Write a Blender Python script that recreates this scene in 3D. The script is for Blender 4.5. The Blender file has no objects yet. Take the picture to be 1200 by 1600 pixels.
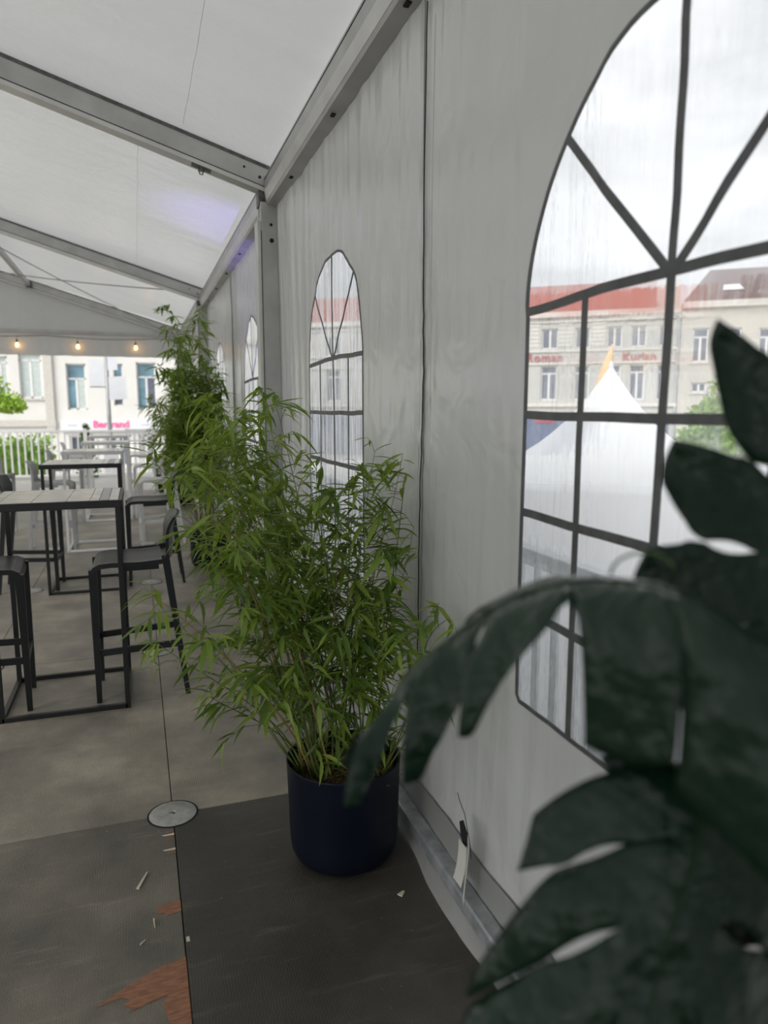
import bpy, bmesh, math, random
from mathutils import Vector, Matrix, noise
R = math.radians
PI = math.pi
scene = bpy.context.scene
COL = scene.collection

# ------------------------------------------------------------------ camera
cam_d = bpy.data.cameras.new('camera')
cam = bpy.data.objects.new('camera', cam_d)
COL.objects.link(cam)
cam.location = (0, 0, 1.57)
cam.rotation_euler = (R(90 - 8.2), 0, R(-19.1))
cam_d.sensor_fit = 'VERTICAL'
cam_d.sensor_height = 36
cam_d.lens = 1110 / 1600 * 36
cam_d.clip_start = 0.02
cam_d.clip_end = 500
cam_d.dof.use_dof = True
cam_d.dof.focus_distance = 2.9
cam_d.dof.aperture_fstop = 2.2
scene.camera = cam
scene.cycles.max_bounces = 9

# ------------------------------------------------------------------ world: overcast sky
w = bpy.data.worlds.new('overcast_sky')
scene.world = w
w.use_nodes = True
nt = w.node_tree
nt.nodes.clear()
out = nt.nodes.new('ShaderNodeOutputWorld')
bg = nt.nodes.new('ShaderNodeBackground')
tc = nt.nodes.new('ShaderNodeTexCoord')
mp = nt.nodes.new('ShaderNodeMapping')
mp.inputs['Scale'].default_value = (1.0, 1.0, 2.4)
nz = nt.nodes.new('ShaderNodeTexNoise')
nz.inputs['Scale'].default_value = 3.2
nz.inputs['Detail'].default_value = 6
nz.inputs['Roughness'].default_value = 0.55
rp = nt.nodes.new('ShaderNodeValToRGB')
rp.color_ramp.elements[0].position = 0.36
rp.color_ramp.elements[0].color = (0.50, 0.515, 0.54, 1)
rp.color_ramp.elements[1].position = 0.60
rp.color_ramp.elements[1].color = (0.92, 0.93, 0.95, 1)
nt.links.new(tc.outputs['Generated'], mp.inputs['Vector'])
nt.links.new(mp.outputs['Vector'], nz.inputs['Vector'])
nt.links.new(nz.outputs['Fac'], rp.inputs['Fac'])
nt.links.new(rp.outputs['Color'], bg.inputs['Color'])
nt.links.new(bg.outputs['Background'], out.inputs['Surface'])
bg.inputs['Strength'].default_value = 0.80

# veiled sun behind thin cloud, from the left rear of the camera
sun_d = bpy.data.lights.new('veiled_sun', 'SUN')
sun_d.energy = 3.2
sun_d.angle = R(40)
sun_d.color = (1.0, 0.98, 0.95)
sun = bpy.data.objects.new('veiled_sun', sun_d)
COL.objects.link(sun)
sun.rotation_euler = Vector((0.70, 0.52, -0.50)).to_track_quat('-Z', 'Y').to_euler()

scene.view_settings.view_transform = 'Standard'
scene.view_settings.look = 'None'
scene.view_settings.exposure = 0.6
scene.view_settings.gamma = 1.0
scene.view_settings.use_curve_mapping = False

# ------------------------------------------------------------------ mesh helper
class MB:
    def __init__(s):
        s.v = []
        s.f = []
    def add(s, vs, fs):
        o = len(s.v)
        s.v += [tuple(p) for p in vs]
        s.f += [tuple(i + o for i in f) for f in fs]
        return s
    def box(s, x0, x1, y0, y1, z0, z1):
        return s.add([(x0, y0, z0), (x1, y0, z0), (x1, y1, z0), (x0, y1, z0), (x0, y0, z1), (x1, y0, z1), (x1, y1, z1), (x0, y1, z1)],
                     [(3, 2, 1, 0), (4, 5, 6, 7), (0, 1, 5, 4), (1, 2, 6, 5), (2, 3, 7, 6), (3, 0, 4, 7)])
    def cbox(s, x0, x1, y0, y1, z0, z1, b):
        """box with chamfered vertical and horizontal edges"""
        bm = bmesh.new()
        bmesh.ops.create_cube(bm, size=1)
        for v in bm.verts:
            v.co = Vector(((x0 + x1) / 2 + v.co.x * (x1 - x0), (y0 + y1) / 2 + v.co.y * (y1 - y0), (z0 + z1) / 2 + v.co.z * (z1 - z0)))
        bmesh.ops.bevel(bm, geom=bm.edges[:], offset=b, segments=2, affect='EDGES', profile=0.5)
        bm.verts.index_update()
        s.add([v.co for v in bm.verts], [[v.index for v in f.verts] for f in bm.faces])
        bm.free()
        return s
    def bar(s, p, q, w, h=None, up=(0, 0, 1), w2=None, h2=None):
        """rectangular bar from p to q; w across, h along up; may taper to w2,h2"""
        h = w if h is None else h
        w2 = w if w2 is None else w2
        h2 = h if h2 is None else h2
        p = Vector(p); q = Vector(q)
        d = (q - p).normalized()
        u = Vector(up)
        if abs(d.dot(u)) > 0.99:
            u = Vector((0, 1, 0))
        r = d.cross(u).normalized()
        u = r.cross(d).normalized()
        vs = []
        for c, ww, hh in ((p, w, h), (q, w2, h2)):
            for a, b in ((-1, -1), (1, -1), (1, 1), (-1, 1)):
                vs.append(c + r * a * ww / 2 + u * b * hh / 2)
        return s.add(vs, [(3, 2, 1, 0), (4, 5, 6, 7), (0, 1, 5, 4), (1, 2, 6, 5), (2, 3, 7, 6), (3, 0, 4, 7)])
    def tube(s, pts, r, n=6, cap=True):
        pts = [Vector(p) for p in pts]
        rs = r if isinstance(r, (list, tuple)) else [r] * len(pts)
        ref = None
        rings = []
        for i, p in enumerate(pts):
            d = (pts[min(i + 1, len(pts) - 1)] - pts[max(i - 1, 0)])
            if d.length < 1e-9:
                d = Vector((0, 0, 1))
            d.normalize()
            if ref is None:
                ref = Vector((1, 0, 0)) if abs(d.x) < 0.8 else Vector((0, 1, 0))
            a = d.cross(ref).normalized()
            b = d.cross(a).normalized()
            ref = b.cross(d) if False else ref
            rings.append([p + (a * math.cos(2 * PI * k / n) + b * math.sin(2 * PI * k / n)) * rs[i] for k in range(n)])
        vs = [v for rg in rings for v in rg]
        fs = []
        for i in range(len(pts) - 1):
            for k in range(n):
                fs.append((i * n + k, i * n + (k + 1) % n, (i + 1) * n + (k + 1) % n, (i + 1) * n + k))
        if cap:
            fs.append(tuple(range(n - 1, -1, -1)))
            fs.append(tuple((len(pts) - 1) * n + k for k in range(n)))
        return s.add(vs, fs)
    def lathe(s, prof, n=40, c=(0, 0, 0)):
        vs = []
        for r, z in prof:
            for k in range(n):
                vs.append((c[0] + r * math.cos(2 * PI * k / n), c[1] + r * math.sin(2 * PI * k / n), c[2] + z))
        fs = []
        for i in range(len(prof) - 1):
            for k in range(n):
                fs.append((i * n + k, i * n + (k + 1) % n, (i + 1) * n + (k + 1) % n, (i + 1) * n + k))
        return s.add(vs, fs)
    def prism(s, poly, axis, a, b):
        """extrude a 2D polygon along an axis ('x': poly=(y,z), 'y': poly=(x,z), 'z': poly=(x,y))"""
        n = len(poly)
        def P(p, t):
            return {'x': (t, p[0], p[1]), 'y': (p[0], t, p[1]), 'z': (p[0], p[1], t)}[axis]
        vs = [P(p, a) for p in poly] + [P(p, b) for p in poly]
        fs = [tuple(range(n - 1, -1, -1)), tuple(range(n, 2 * n))]
        for i in range(n):
            fs.append((i, (i + 1) % n, n + (i + 1) % n, n + i))
        return s.add(vs, fs)
    def grid(s, f, nu, nv):
        vs = [f(i / nu, j / nv) for j in range(nv + 1) for i in range(nu + 1)]
        fs = [(j * (nu + 1) + i, j * (nu + 1) + i + 1, (j + 1) * (nu + 1) + i + 1, (j + 1) * (nu + 1) + i) for j in range(nv) for i in range(nu)]
        return s.add(vs, fs)
    def mesh(s, name, mat, smooth=False, fix=True):
        me = bpy.data.meshes.new(name)
        me.from_pydata([tuple(v) for v in s.v], [], s.f)
        if fix:
            bm = bmesh.new()
            bm.from_mesh(me)
            bmesh.ops.recalc_face_normals(bm, faces=bm.faces[:])
            bm.to_mesh(me)
            bm.free()
        if smooth:
            me.polygons.foreach_set('use_smooth', [True] * len(me.polygons))
            if smooth != True:
                try:
                    me.set_sharp_from_angle(angle=R(smooth))
                except Exception:
                    pass
        me.materials.append(mat)
        me.update()
        return me
    def build(s, name, mat, parent=None, smooth=False, fix=True, loc=None):
        o = bpy.data.objects.new(name, s.mesh(name, mat, smooth, fix))
        COL.objects.link(o)
        if parent:
            o.parent = parent
        if loc:
            o.location = loc
        return o

def link(name, me, parent=None, loc=(0, 0, 0), rz=0):
    o = bpy.data.objects.new(name, me)
    COL.objects.link(o)
    o.parent = parent
    o.location = loc
    o.rotation_euler = (0, 0, rz)
    return o
def tag(o, label=None, cat=None, group=None, kind=None):
    if label: o['label'] = label
    if cat: o['category'] = cat
    if group: o['group'] = group
    if kind: o['kind'] = kind
    return o
def empty(name, loc=(0, 0, 0), rz=0, label=None, cat=None, group=None, kind=None):
    o = bpy.data.objects.new(name, None)
    COL.objects.link(o)
    o.location = loc
    o.rotation_euler = (0, 0, rz)
    o.empty_display_size = 0.1
    return tag(o, label, cat, group, kind)
def copy_tree(o, parent=None):
    c = o.copy()
    COL.objects.link(c)
    c.parent = parent
    for ch in list(o.children):
        copy_tree(ch, c)
    return c

# ------------------------------------------------------------------ materials
def newmat(name):
    m = bpy.data.materials.new(name)
    m.use_nodes = True
    t = m.node_tree
    t.nodes.clear()
    o = t.nodes.new('ShaderNodeOutputMaterial')
    return m, t, o
def N(t, typ, **kw):
    n = t.nodes.new(typ)
    for k, v in kw.items():
        if k in n.inputs:
            n.inputs[k].default_value = v
        else:
            setattr(n, k, v)
    return n
def c4(c):
    return (c[0], c[1], c[2], 1)
def coords(t, scale=(1, 1, 1), kind='Object'):
    a = N(t, 'ShaderNodeTexCoord')
    b = N(t, 'ShaderNodeMapping')
    b.inputs['Scale'].default_value = scale
    t.links.new(a.outputs[kind], b.inputs['Vector'])
    return b.outputs['Vector']
def ramp(t, fac, stops):
    r = N(t, 'ShaderNodeValToRGB')
    e = r.color_ramp.elements
    e[0].position, e[0].color = stops[0][0], c4(stops[0][1])
    e[1].position, e[1].color = stops[-1][0], c4(stops[-1][1])
    for p, c in stops[1:-1]:
        x = e.new(p)
        x.color = c4(c)
    t.links.new(fac, r.inputs['Fac'])
    return r.outputs['Color']
def simple(name, col, rough=0.5, metal=0.0, var=0.12, scale=6, bump=0.0, bscale=40, stretch=(1, 1, 1), emit=None, spec=0.5):
    m, t, o = newmat(name)
    b = N(t, 'ShaderNodeBsdfPrincipled')
    b.inputs['Roughness'].default_value = rough
    b.inputs['Metallic'].default_value = metal
    b.inputs['Specular IOR Level'].default_value = spec
    v = coords(t, stretch)
    n = N(t, 'ShaderNodeTexNoise', Scale=scale, Detail=5.0)
    t.links.new(v, n.inputs['Vector'])
    lo = [max(0, c * (1 - var)) for c in col]
    hi = [min(1, c * (1 + var)) for c in col]
    t.links.new(ramp(t, n.outputs['Fac'], [(0.3, lo), (0.7, hi)]), b.inputs['Base Color'])
    if bump:
        n2 = N(t, 'ShaderNodeTexNoise', Scale=bscale, Detail=3.0)
        t.links.new(v, n2.inputs['Vector'])
        bp = N(t, 'ShaderNodeBump', Strength=bump, Distance=0.01)
        t.links.new(n2.outputs['Fac'], bp.inputs['Height'])
        t.links.new(bp.outputs['Normal'], b.inputs['Normal'])
    if emit:
        b.inputs['Emission Color'].default_value = c4(emit[0])
        b.inputs['Emission Strength'].default_value = emit[1]
    t.links.new(b.outputs['BSDF'], o.inputs['Surface'])
    return m
def fabric(name, col, trans_col, fac, rough, wr=0.35, spec=0.5):
    """coated PVC tarpaulin: lets part of the daylight through, crumpled, slightly glossy"""
    m, t, o = newmat(name)
    b = N(t, 'ShaderNodeBsdfPrincipled', Roughness=rough)
    b.inputs['Specular IOR Level'].default_value = spec
    v = coords(t, (1, 1, 1))
    n = N(t, 'ShaderNodeTexNoise', Scale=1.6, Detail=6.0)
    t.links.new(v, n.inputs['Vector'])
    t.links.new(ramp(t, n.outputs['Fac'], [(0.3, [c * 0.92 for c in col]), (0.7, col)]), b.inputs['Base Color'])
    v2 = coords(t, (7, 7, 0.8))
    n2 = N(t, 'ShaderNodeTexNoise', Scale=1.4, Detail=2.0, Roughness=0.45, Distortion=0.4)
    t.links.new(v2, n2.inputs['Vector'])
    v3 = coords(t, (1, 1, 1))
    n3 = N(t, 'ShaderNodeTexNoise', Scale=5.0, Detail=2.0, Distortion=1.0)
    t.links.new(v3, n3.inputs['Vector'])
    ad = N(t, 'ShaderNodeMath', operation='ADD')
    t.links.new(n2.outputs['Fac'], ad.inputs[0])
    t.links.new(n3.outputs['Fac'], ad.inputs[1])
    bp = N(t, 'ShaderNodeBump', Strength=wr, Distance=0.02)
    t.links.new(ad.outputs[0], bp.inputs['Height'])
    t.links.new(bp.outputs['Normal'], b.inputs['Normal'])
    tr = N(t, 'ShaderNodeBsdfTranslucent')
    tr.inputs['Color'].default_value = c4(trans_col)
    mx = N(t, 'ShaderNodeMixShader')
    mx.inputs[0].default_value = fac
    t.links.new(b.outputs['BSDF'], mx.inputs[1])
    t.links.new(tr.outputs['BSDF'], mx.inputs[2])
    t.links.new(mx.outputs[0], o.inputs['Surface'])
    return m
def clear_film(name, haze):
    """clear vinyl wet with rain: see-through, streaked with droplets, slightly glossy"""
    m, t, o = newmat(name)
    tp = N(t, 'ShaderNodeBsdfTransparent')
    tp.inputs['Color'].default_value = (0.95, 0.965, 0.97, 1)
    # rain runs: long vertical streaks that bend what is seen behind
    v = coords(t, (26, 26, 2.2))
    n = N(t, 'ShaderNodeTexNoise', Scale=1.0, Detail=4.0, Roughness=0.65, Distortion=0.6)
    t.links.new(v, n.inputs['Vector'])
    v2 = coords(t, (1, 1, 0.7))
    n2 = N(t, 'ShaderNodeTexNoise', Scale=3.0, Detail=3.0)
    t.links.new(v2, n2.inputs['Vector'])
    bp = N(t, 'ShaderNodeBump', Strength=0.5, Distance=0.02)
    t.links.new(n.outputs['Fac'], bp.inputs['Height'])
    rf = N(t, 'ShaderNodeBsdfRefraction', Roughness=0.03, IOR=1.05)
    t.links.new(bp.outputs['Normal'], rf.inputs['Normal'])
    wet = N(t, 'ShaderNodeMath', operation='MULTIPLY_ADD')
    wet.inputs[1].default_value = 1.6
    wet.inputs[2].default_value = -0.42
    wet.use_clamp = True
    t.links.new(n2.outputs['Fac'], wet.inputs[0])
    mx = N(t, 'ShaderNodeMixShader')
    t.links.new(wet.outputs[0], mx.inputs[0])
    t.links.new(tp.outputs[0], mx.inputs[1])
    t.links.new(rf.outputs[0], mx.inputs[2])
    # whitish haze of drops and grime
    df = N(t, 'ShaderNodeBsdfTranslucent')
    df.inputs['Color'].default_value = (0.9, 0.92, 0.94, 1)
    hz = N(t, 'ShaderNodeMath', operation='MULTIPLY_ADD')
    hz.inputs[1].default_value = haze
    hz.inputs[2].default_value = haze * -0.28 + 0.02
    hz.use_clamp = True
    t.links.new(n.outputs['Fac'], hz.inputs[0])
    mx2 = N(t, 'ShaderNodeMixShader')
    t.links.new(hz.outputs[0], mx2.inputs[0])
    t.links.new(mx.outputs[0], mx2.inputs[1])
    t.links.new(df.outputs[0], mx2.inputs[2])
    gl = N(t, 'ShaderNodeBsdfGlossy', Roughness=0.08)
    mx3 = N(t, 'ShaderNodeMixShader')
    mx3.inputs[0].default_value = 0.03
    t.links.new(mx2.outputs[0], mx3.inputs[1])
    t.links.new(gl.outputs[0], mx3.inputs[2])
    t.links.new(mx3.outputs[0], o.inputs['Surface'])
    return m
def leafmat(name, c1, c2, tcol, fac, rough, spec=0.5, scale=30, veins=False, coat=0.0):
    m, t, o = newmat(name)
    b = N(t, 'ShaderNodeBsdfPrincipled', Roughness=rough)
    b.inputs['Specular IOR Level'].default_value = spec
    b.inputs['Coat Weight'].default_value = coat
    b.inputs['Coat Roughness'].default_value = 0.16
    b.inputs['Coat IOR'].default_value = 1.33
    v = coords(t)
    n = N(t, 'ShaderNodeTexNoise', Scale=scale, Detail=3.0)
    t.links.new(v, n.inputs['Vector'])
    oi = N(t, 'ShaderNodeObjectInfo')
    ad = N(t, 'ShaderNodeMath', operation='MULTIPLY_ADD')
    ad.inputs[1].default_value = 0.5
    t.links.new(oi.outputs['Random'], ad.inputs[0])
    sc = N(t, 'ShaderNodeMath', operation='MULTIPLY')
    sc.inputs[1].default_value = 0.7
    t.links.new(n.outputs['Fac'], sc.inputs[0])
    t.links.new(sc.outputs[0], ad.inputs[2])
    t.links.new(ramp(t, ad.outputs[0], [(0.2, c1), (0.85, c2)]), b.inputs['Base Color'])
    if veins:
        n2 = N(t, 'ShaderNodeTexNoise', Scale=14.0, Detail=3.0)
        t.links.new(v, n2.inputs['Vector'])
        bp = N(t, 'ShaderNodeBump', Strength=0.8, Distance=0.03)
        t.links.new(n2.outputs['Fac'], bp.inputs['Height'])
        t.links.new(bp.outputs['Normal'], b.inputs['Normal'])
        t.links.new(bp.outputs['Normal'], b.inputs['Coat Normal'])
    tr = N(t, 'ShaderNodeBsdfTranslucent')
    tr.inputs['Color'].default_value = c4(tcol)
    mx = N(t, 'ShaderNodeMixShader')
    mx.inputs[0].default_value = fac
    t.links.new(b.outputs['BSDF'], mx.inputs[1])
    t.links.new(tr.outputs['BSDF'], mx.inputs[2])
    t.links.new(mx.outputs[0], o.inputs['Surface'])
    return m
def floor_mat(name='antislip_plywood', k=1.0, dust=1.0):
    """film-faced anti-slip plywood: dark resin with hexagon wire pattern, dust and scuffs"""
    m, t, o = newmat(name)
    b = N(t, 'ShaderNodeBsdfPrincipled')
    g = N(t, 'ShaderNodeNewGeometry')
    oi = N(t, 'ShaderNodeObjectInfo')
    n = N(t, 'ShaderNodeTexNoise', Scale=2.1, Detail=8.0, Roughness=0.62)
    t.links.new(g.outputs['Position'], n.inputs['Vector'])
    base = ramp(t, n.outputs['Fac'], [(0.3, (0.115 * k, 0.107 * k, 0.093 * k)), (0.5, (0.20 * k, 0.184 * k, 0.157 * k)), (0.72, (0.34 * k, 0.31 * k, 0.255 * k))])
    tint = ramp(t, oi.outputs['Random'], [(0.0, (0.85, 0.85, 0.85)), (1.0, (1.15, 1.12, 1.06))])
    mul = N(t, 'ShaderNodeMix', data_type='RGBA', blend_type='MULTIPLY')
    mul.inputs[0].default_value = 1.0
    t.links.new(base, mul.inputs[6])
    t.links.new(tint, mul.inputs[7])
    # scuff marks
    mpn = N(t, 'ShaderNodeMapping')
    mpn.inputs['Rotation'].default_value = (0, 0, 0.6)
    mpn.inputs['Scale'].default_value = (3, 22, 1)
    t.links.new(g.outputs['Position'], mpn.inputs['Vector'])
    n2 = N(t, 'ShaderNodeTexNoise', Scale=1.0, Detail=6.0, Roughness=0.7)
    t.links.new(mpn.outputs[0], n2.inputs['Vector'])
    sf = ramp(t, n2.outputs['Fac'], [(0.56, (0, 0, 0)), (0.78, (0.75 * dust, 0.75 * dust, 0.75 * dust))])
    mix = N(t, 'ShaderNodeMix', data_type='RGBA')
    t.links.new(sf, mix.inputs[0])
    t.links.new(mul.outputs[2], mix.inputs[6])
    mix.inputs[7].default_value = (0.34, 0.31, 0.25, 1)
    # tiny pale specks
    n4 = N(t, 'ShaderNodeTexNoise', Scale=70.0, Detail=1.0)
    t.links.new(g.outputs['Position'], n4.inputs['Vector'])
    sp = ramp(t, n4.outputs['Fac'], [(0.76, (0, 0, 0)), (0.80, (0.7, 0.7, 0.7))])
    mix2 = N(t, 'ShaderNodeMix', data_type='RGBA')
    t.links.new(sp, mix2.inputs[0])
    t.links.new(mix.outputs[2], mix2.inputs[6])
    mix2.inputs[7].default_value = (0.30, 0.28, 0.25, 1)
    t.links.new(mix2.outputs[2], b.inputs['Base Color'])
    rr = N(t, 'ShaderNodeMapRange')
    rr.inputs[3].default_value = 0.38
    rr.inputs[4].default_value = 0.62
    t.links.new(n.outputs['Fac'], rr.inputs[0])
    t.links.new(rr.outputs[0], b.inputs['Roughness'])
    vo = N(t, 'ShaderNodeTexVoronoi', Scale=125.0, feature='DISTANCE_TO_EDGE')
    vo.inputs['Randomness'].default_value = 0.35
    t.links.new(g.outputs['Position'], vo.inputs['Vector'])
    bp = N(t, 'ShaderNodeBump', Strength=0.55, Distance=0.004)
    t.links.new(vo.outputs['Distance'], bp.inputs['Height'])
    t.links.new(bp.outputs['Normal'], b.inputs['Normal'])
    t.links.new(b.outputs['BSDF'], o.inputs['Surface'])
    return m
def tiled(name, c1, c2, scale, rough=0.7):
    m, t, o = newmat(name)
    b = N(t, 'ShaderNodeBsdfPrincipled', Roughness=rough)
    v = coords(t)
    br = N(t, 'ShaderNodeTexBrick', Scale=scale)
    br.inputs['Color1'].default_value = c4(c1)
    br.inputs['Color2'].default_value = c4(c2)
    br.inputs['Mortar'].default_value = c4([c * 0.55 for c in c1])
    br.inputs['Mortar Size'].default_value = 0.03
    sw = N(t, 'ShaderNodeSeparateXYZ')
    cb = N(t, 'ShaderNodeCombineXYZ')
    t.links.new(v, sw.inputs[0])
    t.links.new(sw.outputs['X'], cb.inputs['X'])
    t.links.new(sw.outputs['Z'], cb.inputs['Y'])
    t.links.new(cb.outputs[0], br.inputs['Vector'])
    t.links.new(br.outputs['Color'], b.inputs['Base Color'])
    t.links.new(b.outputs['BSDF'], o.inputs['Surface'])
    return m

M = {}
M['wall_pvc'] = fabric('white_pvc_wall', (0.60, 0.61, 0.60), (0.72, 0.73, 0.72), 0.05, 0.21, 0.35)
M['roof_pvc'] = fabric('white_pvc_roof', (0.68, 0.69, 0.68), (0.82, 0.83, 0.82), 0.29, 0.26, 0.30)
M['shaded_pvc'] = fabric('pvc_skirt_shaded', (0.30, 0.30, 0.29), (0.4, 0.4, 0.4), 0.03, 0.4, 0.35)  # cloth greyed in its colour to carry the shade at the wall foot
M['film'] = clear_film('clear_vinyl_wet', 0.45)
M['film_far'] = clear_film('clear_vinyl_streaked', 1.7)
M['muntin'] = simple('grey_printed_bar', (0.085, 0.09, 0.09), 0.5, var=0.25, scale=20)
M['alu'] = simple('dull_aluminium', (0.46, 0.46, 0.45), 0.42, 0.55, var=0.12, scale=5, bump=0.05, stretch=(1, 1, 1))
M['alu_pale'] = simple('pale_aluminium', (0.60, 0.60, 0.58), 0.4, 0.45, var=0.08)
M['steel'] = simple('dark_bracket_steel', (0.12, 0.12, 0.115), 0.5, 0.6, var=0.35, scale=30)
M['galv'] = simple('galvanised_steel', (0.42, 0.44, 0.46), 0.42, 0.5, var=0.3, scale=18, bump=0.05)
M['galv_pale'] = simple('wet_galvanised_railing', (0.52, 0.55, 0.57), 0.4, 0.25, var=0.2, scale=18)
M['hole'] = simple('bolt_hole_black', (0.012, 0.012, 0.012), 0.9)
M['floor'] = floor_mat(k=1.15)
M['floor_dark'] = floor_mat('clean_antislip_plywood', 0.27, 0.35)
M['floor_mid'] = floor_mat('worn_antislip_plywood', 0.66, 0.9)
M['floor_base'] = simple('joint_dirt', (0.010, 0.010, 0.009), 0.95)
M['disc'] = simple('brushed_zinc_disc', (0.42, 0.42, 0.39), 0.42, 0.5, var=0.2, scale=30)
M['ply'] = simple('bare_plywood', (0.27, 0.125, 0.07), 0.7, var=0.35, scale=9, stretch=(3, 14, 1), bump=0.2)
M['chip'] = simple('pale_wood_chip', (0.62, 0.55, 0.44), 0.8)
M['pot'] = simple('dark_blue_plastic', (0.0035, 0.006, 0.014), 0.45, var=0.2, spec=0.2)
M['soil'] = simple('dry_bark_soil', (0.075, 0.048, 0.028), 0.95, var=0.6, scale=60, bump=0.8, bscale=70)
M['culm'] = simple('green_culm', (0.10, 0.13, 0.03), 0.45, var=0.35, scale=20)
M['culm_dry'] = simple('tan_culm', (0.26, 0.17, 0.06), 0.5, var=0.3, scale=20)
M['leaf'] = leafmat('bamboo_leaf', (0.085, 0.165, 0.026), (0.23, 0.33, 0.055), (0.38, 0.54, 0.06), 0.36, 0.42)
M['leaf_dark'] = leafmat('bamboo_leaf_old', (0.050, 0.105, 0.022), (0.125, 0.205, 0.040), (0.24, 0.38, 0.05), 0.32, 0.42)
M['leaf_young'] = leafmat('bamboo_leaf_young', (0.16, 0.26, 0.04), (0.30, 0.40, 0.07), (0.42, 0.56, 0.07), 0.38, 0.42)
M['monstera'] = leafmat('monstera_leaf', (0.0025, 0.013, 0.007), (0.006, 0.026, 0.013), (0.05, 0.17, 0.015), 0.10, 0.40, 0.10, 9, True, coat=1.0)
M['vein'] = simple('pale_vein', (0.012, 0.030, 0.012), 0.5, spec=0.15)
M['stem'] = simple('monstera_stem', (0.05, 0.11, 0.03), 0.4, var=0.2)
M['stake'] = simple('brown_wooden_stake', (0.22, 0.11, 0.05), 0.8, var=0.3, bump=0.4)
M['black'] = simple('black_plastic', (0.012, 0.0135, 0.015), 0.40, var=0.15, spec=0.4)
M['black_steel'] = simple('black_powder_steel', (0.008, 0.008, 0.009), 0.4, var=0.2)
M['white'] = simple('white_plastic', (0.66, 0.66, 0.65), 0.45, var=0.05)
M['grey_pl'] = simple('pale_grey_plastic', (0.36, 0.37, 0.37), 0.45, var=0.06)
M['white_steel'] = simple('white_powder_steel', (0.72, 0.72, 0.71), 0.45, var=0.06)
M['tile'] = simple('pale_stone_tile', (0.52, 0.49, 0.43), 0.22, var=0.25, scale=8, stretch=(1, 3, 1))
M['tile_grey'] = simple('grey_stone_tile', (0.20, 0.19, 0.17), 0.25, var=0.25, scale=8)
M['cord'] = simple('black_cord', (0.015, 0.015, 0.015), 0.7)
M['cable'] = simple('steel_cable', (0.20, 0.20, 0.20), 0.5, 0.5)
M['strap'] = simple('white_webbing', (0.62, 0.61, 0.55), 0.7)
M['bulb'] = simple('warm_glowing_bulb', (1.0, 0.7, 0.3), 0.3, emit=((1.0, 0.50, 0.14), 9))
M['lens'] = simple('violet_led_lens', (0.3, 0.2, 0.9), 0.3, emit=((0.3, 0.2, 1.0), 1))
M['paving'] = simple('pale_paving', (0.50, 0.49, 0.47), 0.8, var=0.15, scale=0.6)
M['deck_pale'] = simple('pale_terrace_boards', (0.44, 0.42, 0.39), 0.6, var=0.15, scale=3)
M['fac_white'] = simple('white_render', (0.58, 0.57, 0.54), 0.85, var=0.05, scale=0.8)
M['fac_band'] = simple('cream_moulding', (0.46, 0.44, 0.40), 0.8, var=0.06)
M['fac_grey'] = simple('greyish_stone_facade', (0.36, 0.355, 0.33), 0.85, var=0.08, scale=0.5)
M['fac_beige'] = simple('beige_render', (0.40, 0.375, 0.335), 0.85, var=0.05, scale=0.5)
M['frame_w'] = simple('white_window_frame', (0.62, 0.62, 0.61), 0.5, var=0.03)
M['glass_d'] = simple('dark_glass', (0.09, 0.10, 0.13), 0.12, var=0.2, scale=1)
M['glass_b'] = simple('blue_glass', (0.12, 0.21, 0.26), 0.10, var=0.35, scale=1.2)
M['curtain'] = simple('curtained_glass', (0.42, 0.47, 0.45), 0.2, var=0.1)
M['roof_red'] = tiled('red_roof_tiles', (0.33, 0.095, 0.068), (0.28, 0.08, 0.06), 2.2)
M['roof_brown'] = tiled('brown_roof_tiles', (0.13, 0.075, 0.065), (0.10, 0.06, 0.055), 2.2)
M['sign_white'] = simple('white_sign', (0.62, 0.63, 0.66), 0.5, var=0.03)
M['pink'] = simple('pink_letters', (0.80, 0.10, 0.28), 0.5, var=0.05)
M['redl'] = simple('red_letters', (0.26, 0.012, 0.022), 0.5, var=0.05)
M['dark_l'] = simple('dark_lettering', (0.10, 0.10, 0.10), 0.6)
M['canopy'] = fabric('white_canopy', (0.86, 0.87, 0.88), (0.92, 0.92, 0.94), 0.38, 0.5, 0.1, 0.3)
M['tan'] = simple('tan_canvas', (0.68, 0.43, 0.20), 0.8, var=0.08)
M['blue_awning'] = simple('navy_shopfront', (0.07, 0.09, 0.15), 0.6, var=0.3)
M['hedge'] = leafmat('hedge_leaf', (0.10, 0.20, 0.03), (0.24, 0.40, 0.07), (0.30, 0.50, 0.06), 0.3, 0.6)
M['hedge_dark'] = leafmat('shrub_leaf', (0.05, 0.11, 0.02), (0.11, 0.20, 0.05), (0.14, 0.26, 0.04), 0.3, 0.6)
M['lime'] = leafmat('lime_tree_leaf', (0.22, 0.36, 0.05), (0.38, 0.55, 0.10), (0.45, 0.62, 0.08), 0.4, 0.6)
M['bark'] = simple('bark', (0.12, 0.09, 0.06), 0.9, var=0.3)
M['pole'] = simple('grey_lamp_post', (0.30, 0.31, 0.31), 0.5, 0.3)
M['asphalt'] = simple('wet_street', (0.30, 0.30, 0.30), 0.5, var=0.15, scale=0.5)

def smooth01(x):
    x = max(0.0, min(1.0, x))
    return x * x * (3 - 2 * x)
def n3(x, y, z=0.0):
    return noise.noise(Vector((x, y, z)))

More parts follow.
